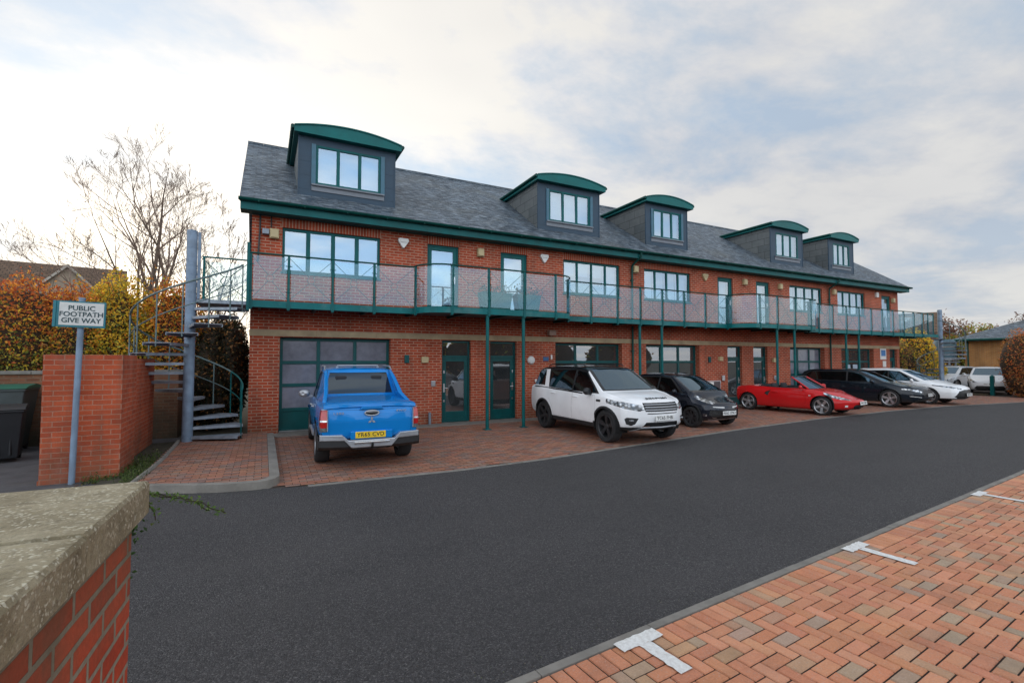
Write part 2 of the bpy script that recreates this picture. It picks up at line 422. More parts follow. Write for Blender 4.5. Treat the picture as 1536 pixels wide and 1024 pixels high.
def coping():
    m = NT('lichen_stone'); c = m.coord('Object')
    a = m.noise(c, 5, 7, .7); f = m.noise(c, 60, 4, .7)
    col = m.ramp(a, [(.28, (.12, .095, .052)), (.5, (.235, .195, .12)), (.7, (.34, .295, .20))])
    col = m.mix(.5, col, m.ramp(f, [(.25, (.25,)*3), (.75, (.8,)*3)]), 'OVERLAY')
    v = m.n('ShaderNodeTexVoronoi', Vector=m.mix(.06, c, m.n('ShaderNodeTexNoise', Vector=c, Scale=22.).outputs[1]), Scale=70.).outputs[0]
    big = m.ramp(m.noise(c, 9, 4, .6), [(.36, (0,)*3), (.52, (1,)*3)])
    spot = m.math('MULTIPLY', m.ramp(v, [(.22, (1,)*3), (.40, (0,)*3)]), big)
    col = m.mix(m.math('MULTIPLY', spot, .62), col, (.60, .56, .44))
    pit = m.ramp(m.noise(c, 30, 5, .75), [(.56, (0,)*3), (.66, (1,)*3)]); col = m.mix(m.math('MULTIPLY', pit, .55), col, (.085, .07, .045))
    yl = m.ramp(m.noise(c, 14, 6, .75), [(.6, (0,)*3), (.7, (1,)*3)])
    col = m.mix(m.math('MULTIPLY', yl, .35), col, (.33, .29, .12))
    b = m.bsdf(Base__Color=col, Roughness=.92); m.bump(b, m.math('ADD', f, m.math('ADD', m.math('MULTIPLY', a, 2.), m.math('MULTIPLY', spot, .08))), .8, .008)
    return m.m
M['coping'] = coping()
def leafmat(name, trans=.5):
    m = NT(name); at = m.n('ShaderNodeAttribute', _attribute_name='Col').outputs[0]
    d = m.n('ShaderNodeBsdfPrincipled', Base__Color=at, Roughness=.55); tr = m.n('ShaderNodeBsdfTranslucent', Color=at)
    mx = m.n('ShaderNodeMixShader'); m.put(mx, 0, trans); m.put(mx, 1, d.outputs[0]); m.put(mx, 2, tr.outputs[0])
    m.t.links.new(mx.outputs[0], m.out.inputs[0]); return m.m
M['leaf'] = leafmat('leaf')
M['bark'] = simple('bark', (.13, .095, .07), .9, 0, .3, 6, bump=.3)
M['twig'] = simple('twig_bark', (.24, .17, .13), .9, 0, .3, 6)
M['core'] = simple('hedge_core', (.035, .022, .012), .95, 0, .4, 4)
M['mark_plain'] = simple('road_paint', (.72, .72, .70), .7, 0, .08, 14, bump=.2, dirt=((.33, .27, .22), .5))

def worn_paint():
    m = NT('worn_road_paint'); c = m.coord('Object')
    b = m.n('ShaderNodeBsdfPrincipled', Base__Color=m.ramp(m.noise(c, 40, 5, .7), [(.3, (.55, .53, .50)), (.6, (.74, .74, .72))]), Roughness=.7)
    w1 = m.ramp(m.noise(c, 26, 8, .78), [(.60, (0,)*3), (.68, (1,)*3)]); w2 = m.ramp(m.noise(c, 5, 3, .6), [(.40, (.25,)*3), (.62, (1,)*3)])
    tr = m.n('ShaderNodeBsdfTransparent'); mx = m.n('ShaderNodeMixShader'); m.put(mx, 0, m.math('MULTIPLY', w1, w2)); m.put(mx, 1, b.outputs[0]); m.put(mx, 2, tr.outputs[0])
    m.t.links.new(mx.outputs[0], m.out.inputs[0]); m.bump(b, m.noise(c, 60, 4, .7), .4, .003); return m.m
M['mark'] = worn_paint()
def leaf(mb, c, s, q, pal, j=.3):
    d = Vector((q.gauss(0, 1), q.gauss(0, 1), q.gauss(0, 1)))
    if d.length < 1e-3: d = Vector((0, 0, 1))
    d.normalize(); a = d.orthogonal().normalized(); a = (Matrix.Rotation(q.uniform(0, 6.28), 3, d) @ a); b = d.cross(a); s *= q.uniform(.6, 1.35)
    k = q.uniform(1-j, 1+j); p = q.choice(pal)
    c = Vector(c)
    mb.quad(c-a*s, c+b*s*.55-d*s*.15, c+a*s, c-b*s*.55-d*s*.15, col=(p[0]*k, p[1]*k, p[2]*k))
# ---------------------------------------------------------------- ground, road, paving
KERB = lambda x: 2.36+.0815*x                      # near edge of the road
FAR = [(-1.6, 8.15), (.1, 7.62), (.6, 7.52), (2.9, 7.46), (4.5, 7.58), (7, 7.95), (10.8, 8.5), (15, 8.95), (19.8, 9.2), (24, 9.15), (28.7, 8.6), (33, 8.0), (40, 7.2)]
def far_y(x):
    for (a, b), (c, d) in zip(FAR, FAR[1:]):
        if x <= c: return b+(d-b)*(x-a)/(c-a)
    return FAR[-1][1]
g = MB().quad((-400, -400, -.03), (900, -400, -.03), (900, 900, -.03), (-400, 900, -.03))
gm = simple('rough_ground', (.075, .07, .045), .95, 0, .3, .4)
struct(g.build('ground', gm))
def sheet(name, pts_a, pts_b, z, mat):
    rows = [[(x, y, z) for x, y in pts_a], [(x, y, z) for x, y in pts_b]]
    return struct(MB().grid(rows, flip=True).build(name, mat, fix=False))
xs = [-14+i*1.5 for i in range(44)]
lft = [(x, far_y(x) if x > -1.6 else 8.15) for x in xs]
r = MB()
# road between the kerb line and the parking bays, running on to the left behind the low wall
n_ = 60; X0, X1 = -30, 60
pts = [X0+(X1-X0)*i/n_ for i in range(n_+1)]+[p[0] for p in FAR]; pts = sorted(set(pts))
rows = [[(x, KERB(x) if x > -.36 else -8., 0) for x in pts], [(x, far_y(x) if x > -1.6 else 8.15, 0) for x in pts]]
struct(r.grid(rows).build('road', M['asphalt'], fix=False))
yard = MB().quad((-30, 8.15, -.002), (-1.46, 8.15, -.002), (-1.46, 13.6, -.002), (-30, 13.6, -.002))
struct(yard.build('bin_yard', simple('old_tarmac', (.07, .068, .072), .9, 0, .3, 3, bump=.3, dirt=((.12, .11, .09), .4)), fix=False))
base = MB()
px = [-.4]+[x for x in pts if x > .05 and x < 46]
base.grid([[(x, far_y(x)+.02, -.012) for x in px], [(x, 13.45, -.012) for x in px]])
base.quad((-.5, -6, -.012), (46, -6, -.012), (46, KERB(46), -.012), (-.5, KERB(-.5), -.012))
struct(base.build('paving_bed', M['sand'], fix=False))
rp = RN(3)
def pcol(kind):
    k = rp.random()
    if kind == 'near':
        if k < .10: c = (.43, .31, .235)
        elif k < .24: c = (.50, .30, .20)
        elif k < .55: c = (.60, .265, .16)
        elif k < .8: c = (.56, .24, .145)
        else: c = (.63, .295, .185)
    else:
        if k < .2: c = (.27, .165, .125)
        elif k < .4: c = (.22, .135, .11)
        elif k < .75: c = (.33, .15, .095)
        else: c = (.29, .125, .08)
    if kind == 'near': c = (c[0]*.90, c[1]*.86, c[2]*.78)
    j = 1+rp.uniform(-.08, .08)
    return tuple(max(0, x*j*(1+rp.uniform(-.04, .04))) for x in c)
def add_paver(mb, P, u0, u1, v0, v1, col, chamfer=True, gap=.0042):
    u0 += gap; u1 -= gap; v0 += gap; v1 -= gap
    if u1-u0 < .015 or v1-v0 < .015: return
    z = rp.uniform(-.0016, .0016); tl = [z+rp.uniform(-.0012, .0012) for _ in range(4)]
    c = .005
    o = [(u0, v0), (u1, v0), (u1, v1), (u0, v1)]; i = [(u0+c, v0+c), (u1-c, v0+c), (u1-c, v1-c), (u0+c, v1-c)]
    k = len(mb.f); 
    if chamfer:
        mb.add([P(*p, -.006) for p in o]+[P(*p, .001+q) for p, q in zip(i, tl)], ((4, 5, 6, 7), (0, 1, 5, 4), (1, 2, 6, 5), (2, 3, 7, 6), (3, 0, 4, 7)))
        for q in range(5): mb.fc[k+q] = col
    else:
        mb.add([P(*p, q) for p, q in zip(o, tl)], ((0, 1, 2, 3),)); mb.fc[k] = col
# near parking court: edging strip, soldier course, 90 degree herringbone
ang = math.atan(.0815); ku = Vector((math.cos(ang), math.sin(ang), 0)); kv = Vector((math.sin(ang), -math.cos(ang), 0)); ko = Vector((0, 2.36, 0))
PN = lambda u, v, z: ko+ku*u+kv*v+Vector((0, 0, z))
e = MB(); u = -.4
while u < 46:
    l = .915
    e.prism([(u+.002, 0), (u+l-.002, 0), (u+l-.002, .062), (u+.002, .062)], lambda a, b, d: PN(a, b, d), -.05, .006+rp.uniform(-.002, .003)); u += l
struct(e.build('kerb_edging', M['concrete'], bevel=.004))
mb = MB(); u = -.4; PB = .094
while u < 46:
    add_paver(mb, PN, u, u+PB, .066, .066+2*PB, pcol('near'), u < 16); u += PB
v_start = .066+2*PB; NU, NV = int(46.4/PB), 64
for i in range(NU):
    for j in range(NV):
        if i*PB > 12 and j > 44: continue
        k = (i-j) % 4; u = -.4+i*PB; v = v_start+j*PB; ch = u < 9 and v < 3
        if k == 0: add_paver(mb, PN, u, min(u+2*PB, -.4+NU*PB), v, v+PB, pcol('near'), ch)
        elif k == 3: add_paver(mb, PN, u, u+PB, v, v+2*PB, pcol('near'), ch)
        elif k == 1 and i == 0: add_paver(mb, PN, u, u+PB, v, v+PB, pcol('near'), ch)
        elif k == 2 and j == 0: add_paver(mb, PN, u, u+PB, v, v+PB, pcol('near'), ch)
struct(mb.build('near_paving', M['paver'], fix=False))
struct(MB().quad((-.5, -40, -.008), (46, -40, -.008), (46, -6, -.008), (-.5, -6, -.008)).build('court_behind', M['asphalt'], fix=False))
# parking bays in front of the building
mb = MB(); 
for i in range(-2, 162):
    x = .46+i*.2
    if x > 32.5: break
    j = 0; y = 12.62; 
    while True:
        y1 = y-.1; off_ = .1 if j % 2 else 0
        ylim = max(far_y(x), far_y(x+.2))
        if y1 < ylim+.01: break
        add_paver(mb, lambda u, v, z: Vector((u, v, z-.001)), x+off_-.05, x+off_+.15, y1, y, pcol('far'), False, .004)
        y = y1; j += 1
    # header strip along the road edge
x = .46
struct(mb.build('bay_paving', M['paver'], fix=False))
ap = MB(); ap.box(.26, 29.8, 12.63, 13.4, -.05, .012)
struct(ap.build('apron_slab', M['concrete'], bevel=.004))
kb = MB()
# flush concrete edging along the far side of the road
for (a, b) in zip(pts, pts[1:]):
    if a < .2 or b > 40: continue
    kb.add([(a, far_y(a)-.05, .004), (b, far_y(b)-.05, .004), (b, far_y(b)+.05, .006), (a, far_y(a)+.05, .006), (a, far_y(a)-.05, -.02), (b, far_y(b)-.05, -.02)], ((0, 1, 2, 3), (4, 5, 1, 0)))
struct(kb.build('bay_edging', M['concrete'], fix=False))
# raised paved island at the foot of the stairs
def arc(c, r, a0, a1, n): return [(c[0]+r*math.cos(math.radians(a0+(a1-a0)*i/n)), c[1]+r*math.sin(math.radians(a0+(a1-a0)*i/n))) for i in range(n+1)]
outer = [(.25, 12.66), (.25, 8.0)]+arc((-.12, 7.98), .37, 0, -78, 8)+[(-.5, 7.70), (-.9, 7.86), (-1.30, 8.05), (-1.62, 8.2)]
inner = [(.11, 12.66), (.11, 8.0)]+arc((-.12, 7.98), .23, 0, -78, 8)+[(-.47, 7.83), (-.87, 7.99), (-1.26, 8.18), (-1.58, 8.33)]
kb = MB(); n = len(outer)
for i in range(n-1):
    a, b, c, d = outer[i], outer[i+1], inner[i+1], inner[i]
    z = .105; z0 = .105 if i < n-3 else .095
    kb.add([(*a, -.02), (*b, -.02), (a[0]*.97+d[0]*.03, a[1]*.97+d[1]*.03, z), (b[0]*.97+c[0]*.03, b[1]*.97+c[1]*.03, z), (*c, z), (*d, z), (*c, -.02), (*d, -.02)], ((0, 1, 3, 2), (2, 3, 4, 5), (4, 6, 7, 5)))
struct(kb.build('island_kerb', M['concrete'], fix=False))
poly = [(p[0], p[1]) for p in inner]+[(-1.5, 10.2), (-1.52, 12.3), (-1.4, 12.9), (.11, 12.9)]
def inside(x, y, P):
    c = False; j = len(P)-1
    for i in range(len(P)):
        if (P[i][1] > y) != (P[j][1] > y) and x < (P[j][0]-P[i][0])*(y-P[i][1])/(P[j][1]-P[i][1])+P[i][0]: c = not c
        j = i
    return c
mb = MB()
for i in range(20):
    for j in range(54):
        x = .11-(i+1)*.1+.0; y = 7.7+j*.2+(.1 if i % 2 else 0)
        y = 7.6+j*.1; x = .11-(i+1)*.2+(.1 if j % 2 else 0)
        a0, a1 = x, x+.2
        if not inside((max(a0, -1.62)+min(a1, .108))/2, y+.05, poly): continue
        add_paver(mb, lambda u, v, z: Vector((u, v, z+.093)), max(a0, -1.62), min(a1, .11), y, y+.1, pcol('far'), False, .004)
struct(mb.build('island_paving', M['paver'], fix=False))
struct(MB().add([(x, y, .085) for x, y in poly], [tuple(range(len(poly)))]).build('island_bed', M['sand'], fix=True))
ed = MB().tube([(-1.58, 8.33, .09), (-1.52, 9.3, .1), (-1.5, 10.2, .1), (-1.52, 11.4, .1), (-1.55, 12.3, .1)], .035, 6)
struct(ed.build('island_edge_strip', M['concrete']))
# white T marks on the near paving
for k, (u, stem) in enumerate(((2.16, .30), (5.08, .40), (8.58, 1.6), (11.9, 2.2))):
    mk = MB(); z = .009
    P = lambda a, b: PN(a, b, z)
    rr = RN(k)
    def strip(a0, b0, a1, b1, nseg, along):
        edge = []
        L_, R_ = [], []
        for i in range(nseg+1):
            f = i/nseg
            if along == 'u': L_.append((a0+(a1-a0)*f, b0+rr.uniform(-.006, .006))); R_.append((a0+(a1-a0)*f, b1+rr.uniform(-.006, .006)))
            else: L_.append((a0+rr.uniform(-.005, .005), b0+(b1-b0)*f)); R_.append((a1+rr.uniform(-.005, .005), b0+(b1-b0)*f))
        mk.grid([[P(*p) for p in L_], [P(*p) for p in R_]])
    strip(u-.175, .05, u+.175, .15, 12, 'u'); strip(u-.048, .1505, u+.048, .17+stem, 10, 'v')
    struct(mk.build('parking_mark', M['mark']))
# fallen leaves and grit are tiny single faces
def litter(name, boxes, n, size, pal, seed, z=.012, up=.25):
    q = RN(seed); mb = MB()
    for _ in range(n):
        x0, x1, y0, y1 = q.choice(boxes); x = q.uniform(x0, x1); y = q.uniform(y0, y1); s = size*q.uniform(.5, 1.3); a = q.uniform(0, PI); ca, sa = math.cos(a)*s, math.sin(a)*s
        d = [q.uniform(0, up)*s for _ in range(4)]
        mb.quad((x-ca, y-sa, z+d[0]), (x+sa*.6, y-ca*.6, z+d[1]), (x+ca, y+sa, z+d[2]), (x-sa*.6, y+ca*.6, z+d[3]), col=tuple(c*q.uniform(.6, 1.2) for c in q.choice(pal)))
    return mb.build(name, M['leaf'], fix=False)
lt = litter('fallen_leaves', [(.4, 5, 7.5, 7.7), (-1.4, .1, 12, 12.6), (-2.6, -1.6, 8.6, 9.2), (4, 30, 12.4, 12.6), (.5, 28, 8.8, 12.5)], 260, .022, [(.25, .13, .04), (.2, .09, .03), (.3, .2, .06)], 5, .004)
lt['kind'] = 'stuff'; lt['label'] = 'scattered brown fallen leaves on the paved bays'; lt['category'] = 'leaves'

gr = MB(); qg = RN(77)
for _ in range(1500):
    u = qg.uniform(.4, 16); v = -abs(qg.gauss(0, .09))-.01 if qg.random() < .8 else -qg.uniform(0, .6); sz = qg.uniform(.002, .006); p = PN(u, v, .004); k = qg.uniform(.5, 1.4)
    a = qg.uniform(0, PI); d1 = Vector((math.cos(a), math.sin(a), 0))*sz; d2 = Vector((-math.sin(a), math.cos(a), .5))*sz*.8
    gr.quad(p-d1, p-d2*.6, p+d1, p+d2, col=(.20*k, .17*k, .13*k) if qg.random() < .75 else (.10*k, .12*k, .04*k))
go_ = gr.build('grit', M['leaf'], fix=False); tag(go_, 'loose grit and moss along the road side of the concrete edging', 'grit', kind='stuff')
# ---------------------------------------------------------------- the brick building
BX0, BX1, FY = -.3, 29.55, 13.2
BACK = 21.8; RIDGE_Y = 17.5; EAVE_Y = 12.78; EAVE_Z = 5.5; SL = .677
bld = thing('brick_building', 'long red brick building with green framed windows and grey slate roof with five dormers', 'building', (14.6, 17.5, 0))
UPW = [(.37, 2.77), (8.68, 11.03), (12.14, 14.45), (20.49, 22.88), (24.11, 26.43)]
UPD = [(4.09, 5.04), (6.4, 7.33), (15.94, 16.83), (18.26, 19.13), (27.97, 28.84)]
GAR = [(.36, 3.08), (8.36, 11.1), (12.19, 14.87), (20.43, 22.96), (24.31, 27.1)]
GDR = [(4.54, 5.43), (6.05, 6.95), (16.45, 17.31), (18.01, 18.9), (28.6, 29.3)]
HEAD, SILL, FLOOR = 5.1, 3.99, 3.12
ops = [(a, b, SILL, HEAD, .09) for a, b in UPW]+[(a, b, FLOOR, HEAD, .09) for a, b in UPD]+[(a, b, 0, 2.37, .22) for a, b in GAR]+[(a, b, 0.0, 2.37, .16) for a, b in GDR]
wl = MB()
def cells(mb, x0, x1, z0, z1, ops, y):
    xs = sorted({x0, x1, *[o[0] for o in ops], *[o[1] for o in ops]}); zs = sorted({z0, z1, *[max(z0, o[2]) for o in ops], *[o[3] for o in ops]})
    for i in range(len(xs)-1):
        run = None
        for j in range(len(zs)-1):
            cx, cz = (xs[i]+xs[i+1])/2, (zs[j]+zs[j+1])/2
            if any(o[0] < cx < o[1] and o[2] < cz < o[3] for o in ops): continue
            mb.quad((xs[i], y, zs[j]), (xs[i+1], y, zs[j]), (xs[i+1], y, zs[j+1]), (xs[i], y, zs[j+1]))
    for a, b, c, d, dep in ops:
        c = max(c, z0)
        mb.quad((a, y, c), (a, y, d), (a, y+dep+.06, d), (a, y+dep+.06, c)); mb.quad((b, y, c), (b, y+dep+.06, c), (b, y+dep+.06, d), (b, y, d))
        mb.quad((a, y, d), (b, y, d), (b, y+dep+.06, d), (a, y+dep+.06, d))
        if c > z0+.01: mb.quad((a, y, c), (a, y+dep+.06, c), (b, y+dep+.06, c), (b, y, c))
cells(wl, BX0, BX1, 0, 5.36, ops, FY)
rz = lambda y: EAVE_Z+(y-EAVE_Y)*SL
wl.build('wall', M['brick'], bld, fix=False)
for x in (BX0, BX1):
    gw = MB(); pr = [(FY, 0), (BACK, 0), (BACK, 5.36), (RIDGE_Y, rz(RIDGE_Y)-.12), (FY, 5.36)]
    gw.add([(x, y, z) for y, z in pr], [tuple(range(5))])
    gw.build('gable_wall', M['brick'], bld, fix=False)
bw = MB().quad((BX0, BACK, 0), (BX1, BACK, 0), (BX1, BACK, 5.4), (BX0, BACK, 5.4)); bw.build('back_wall', M['brick'], bld)
rm = MB()
for z in (.0, 2.95, 3.1, 5.3): rm.quad((BX0+.02, FY+.32, z), (BX1-.02, FY+.32, z), (BX1-.02, BACK-.1, z), (BX0+.02, BACK-.1, z))
for x in (5.72, 11.58, 17.55, 23.5): rm.quad((x, FY+.3, 0), (x, 17, 0), (x, 17, 5.3), (x, FY+.3, 5.3))
rm.quad((BX0, 17, 0), (BX1, 17, 0), (BX1, 17, 5.3), (BX0, 17, 5.3))
rm.build('interior', M['room'], bld, fix=False)
# stone band (broken by nothing but the downpipes)
bd = MB()
x = BX0-.012
while x < BX1: bd.box(x, min(x+1.496, BX1+.012), FY-.014, FY+.03, 2.385, 2.535); x += 1.5
bd.build('stone_band', M['stone'], bld, bevel=.003)
# soldier courses over the upper openings
for a, b in UPW+UPD:
    s_ = MB(); a -= .02; b += .02
    if a < BX0+.05: a = BX0+.05
    y = FY-.003
    s_.quad((a, y, HEAD), (b, y, HEAD), (b, y, 5.335), (a, y, 5.335), uv=[(a, .13), (b, .13), (b, .365), (a, .365)])
    s_.build('lintel', M['brick_soldier'], bld, fix=False)

def frame_boxes(mb, x0, x1, z0, z1, y, d, w, mull=(), trans=(), mw=.05):
    mb.box(x0, x0+w, y, y+d, z0, z1); mb.box(x1-w, x1, y, y+d, z0, z1)
    mb.box(x0+w, x1-w, y+.001, y+d, z1-w, z1); mb.box(x0+w, x1-w, y+.001, y+d, z0, z0+w)
    for m_ in mull: mb.box(m_-mw/2, m_+mw/2, y+.004, y+d-.004, z0+w, z1-w)
    for t_ in trans: mb.box(x0+w, x1-w, y+.007, y+d-.007, t_-mw/2, t_+mw/2)
rw = RN(11)
def lights(parent, mat, x0, x1, z0, z1, y, n, amt=.011):
    # one sheet of glass per light, each set a hair out of true as real glazing is
    mb = MB(); q = RN(int(x0*31+z0*7))
    for i in range(n):
        a, b = x0+(x1-x0)*i/n, x0+(x1-x0)*(i+1)/n; t1, t2 = q.uniform(-amt, amt), q.uniform(-amt, amt); w_, h_ = (b-a)/2, (z1-z0)/2
        mb.quad((a, y-t1*w_-t2*h_, z0), (b, y+t1*w_-t2*h_, z0), (b, y+t1*w_+t2*h_, z1), (a, y-t1*w_+t2*h_, z1))
    return mb.build('pane', mat, parent, fix=False)
for k, (a, b) in enumerate(UPW):
    f = MB(); y = FY+.055; L4 = (b-a)
    mull = [a+L4*i/4 for i in (1, 2, 3)]
    frame_boxes(f, a, b, SILL, HEAD, y, .07, .062, mull, (), .10 if k == 0 else .065)
    f.box(a-.03, b+.03, FY-.035, y, SILL-.05, SILL+.004)
    fo = f.build('window', M['green'], bld, bevel=.004)
    lights(fo, M['glass_up'], a+.03, b-.03, SILL+.03, HEAD-.03, y+.035, 4)
    bl = MB()
    for i in range(4):
        p, q = a+L4*i/4+.03, a+L4*(i+1)/4-.03
        zb = SILL+.02+(0 if k in (0, 2) else rw.choice([0, .05, .5, .62]))
        yy = y+.17+.012*i
        bl.box(p, q, yy, yy+.006, zb, HEAD)
    bl.build('blind', M['blind'], fo)
for k, (a, b) in enumerate(UPD):
    f = MB(); y = FY+.055
    frame_boxes(f, a, b, FLOOR, HEAD, y, .07, .05)
    fo = f.build('balcony_door', M['green'], bld, bevel=.004)
    lf = MB(); frame_boxes(lf, a+.055, b-.055, FLOOR+.03, HEAD-.055, y+.01, .05, .095); lf.build('door_leaf', M['green'], fo, bevel=.004)
    MB().quad((a+.12, y+.04, FLOOR+.1), (b-.12, y+.04, FLOOR+.1), (b-.12, y+.04, HEAD-.12), (a+.12, y+.04, HEAD-.12)).build('pane', M['glass_up'], fo, fix=False)
    MB().box(a+.1, b-.1, y+.22, y+.23, FLOOR+rw.choice([.02, .5, .9]), HEAD).build('blind', M['blind'], fo)
    h = MB(); h.box(b-.125, b-.095, y-.012, y+.012, FLOOR+.9, FLOOR+1.1); h.tube([(b-.11, y-.01, FLOOR+1.), (b-.11, y-.05, FLOOR+1.), (b-.21, y-.05, FLOOR+1.)], .009); h.build('handle', M['steel'], fo)
for k, (a, b) in enumerate(GAR):
    f = MB(); y = FY+.19; w3 = (b-a)/3
    frame_boxes(f, a, b, .0, 2.36, y, .07, .075, (a+w3, a+2*w3), (.56, 1.17, 1.74), .085)
    f.box(a+.07, b-.07, y+.03, y+.05, .06, .54)
    fo = f.build('garage_door', M['green_door'], bld, bevel=.004)
    mt = M['glass_frost'] if k in (0, 3) else M['glass_dn']
    p = MB()
    p.quad((a+.05, y+.036, .54), (b-.05, y+.036, .54), (b-.05, y+.036, 2.3), (a+.05, y+.036, 2.3)); p.build('pane', mt, fo, fix=False)
    MB().box(a+.02, b-.02, y-.025, y-.002, .015, .045).build('threshold_strip', M['steel'], fo)
    hd = MB(); hd.tube([(b-.2, y-.04, .9), (b-.2, y-.04, 1.15)], .011); hd.box(b-.215, b-.185, y-.04, y, .91, .93); hd.box(b-.215, b-.185, y-.04, y, 1.12, 1.14); hd.build('handle', M['steel'], fo)
for k, (a, b) in enumerate(GDR):
    f = MB(); y = FY+.1
    frame_boxes(f, a, b, .02, 2.36, y, .08, .055, (), (1.9,), .075)
    fo = f.build('entrance_door', M['green_door'], bld, bevel=.004)
    lf = MB(); frame_boxes(lf, a+.06, b-.06, .03, 1.86, y+.012, .05, .1); lf.box(a+.16, b-.16, y+.014, y+.06, .13, .32); lf.build('door_leaf', M['green_door'], fo, bevel=.004)
    p = MB(); p.quad((a+.14, y+.045, .3), (b-.14, y+.045, .3), (b-.14, y+.045, 1.79), (a+.14, y+.045, 1.79)); p.quad((a+.05, y+.046, 1.92), (b-.05, y+.046, 1.92), (b-.05, y+.046, 2.32), (a+.05, y+.046, 2.32)); p.build('pane', M['glass_dn'], fo, fix=False)
    left = k % 2 == 0; hx = a+.1 if k == 0 else b-.1
    h = MB(); h.box(hx-.022, hx+.022, y-.006, y+.012, .88, 1.12); h.tube([(hx, y, 1.), (hx, y-.05, 1.), (hx+(.1 if hx < (a+b)/2 else -.1), y-.05, 1.)], .01); h.box(hx-.02, hx+.02, y-.005, y+.012, 1.42, 1.5); h.box(hx-.02, hx+.02, y-.005, y+.012, .6, .66); h.build('handle', M['steel'], fo)
# roof ------------------------------------------------------------
rf = MB(); RX0, RX1 = -.56, 29.85
def slab(y0, z0, y1, z1, th=.09):
    rows = []
    n = Vector((0, -(z1-z0), (y1-y0))).normalized()*th
    q = [(RX0, y0, z0), (RX1, y0, z0), (RX1, y1, z1), (RX0, y1, z1)]
    vs = q+[tuple(Vector(p)-n) for p in q]
    rf.add(vs, ((0, 1, 2, 3), (7, 6, 5, 4), (0, 4, 5, 1), (1, 5, 6, 2), (2, 6, 7, 3), (3, 7, 4, 0)))
slab(EAVE_Y-.03, rz(EAVE_Y-.03)+.1, RIDGE_Y, rz(RIDGE_Y)+.1)
yb = 2*RIDGE_Y-EAVE_Y
rf.add([(RX0, RIDGE_Y, rz(RIDGE_Y)+.1), (RX1, RIDGE_Y, rz(RIDGE_Y)+.1), (RX1, yb, EAVE_Z+.1), (RX0, yb, EAVE_Z+.1)], ((0, 1, 2, 3),))
roof = rf.build('roof', M['slate'], bld)
rd = MB(); x = RX0
while x < RX1: rd.tube([(x, RIDGE_Y, rz(RIDGE_Y)+.075), (min(x+.446, RX1), RIDGE_Y, rz(RIDGE_Y)+.075)], .085, 10); x += .45
rd.build('ridge_tile', M['slate'], roof)
fb = MB(); fb.box(RX0+.02, RX1-.02, EAVE_Y+.01, EAVE_Y+.045, 5.33, 5.56); fb.box(RX0+.02, RX1-.02, EAVE_Y+.046, FY, 5.335, 5.36)
for x in (RX0+.02, RX1-.06):
    fb.prism([(EAVE_Y+.05, 5.33), (EAVE_Y+.05, 5.55), (RIDGE_Y, rz(RIDGE_Y)), (RIDGE_Y, rz(RIDGE_Y)-.16), (FY, 5.36)], lambda u, v, d: (d, u, v), x, x+.04)
fb.build('fascia_board', M['green'], bld, bevel=.004)
gt = MB(); prof = [(math.cos(math.radians(a))*.066, math.sin(math.radians(a))*.066) for a in range(180, 361, 15)]
prof = prof+[(p[0]*.93, p[1]*.93) for p in prof[::-1]]
gt.prism([(EAVE_Y-.062+u, 5.575+v) for u, v in prof], lambda u, v, d: (d, u, v), RX0-.02, RX1+.03)
x = RX0+.4
while x < RX1: gt.box(x-.012, x+.012, EAVE_Y-.135, EAVE_Y+.01, 5.50, 5.53); x += 1.0
gt.build('gutter', M['green_dark'], bld, smooth=40)
for x in (11.58, 23.4):
    dp = MB(); dp.tube([(x, EAVE_Y-.06, 5.52), (x, EAVE_Y-.06, 5.40), (x-.06, FY-.09, 5.14), (x-.06, FY-.07, 5.02), (x-.06, FY-.07, 3.1)], .036, 10); dp.tube([(x-.06, FY-.07, 3.0), (x-.06, FY-.07, .1), (x-.06, FY-.14, .03)], .036, 10)
    for z in (4.6, 3.6, 2.1, .8): dp.box(x-.11, x-.01, FY-.11, FY-.002, z, z+.03)
    dp.build('downpipe', M['green_dark'], bld, smooth=40)
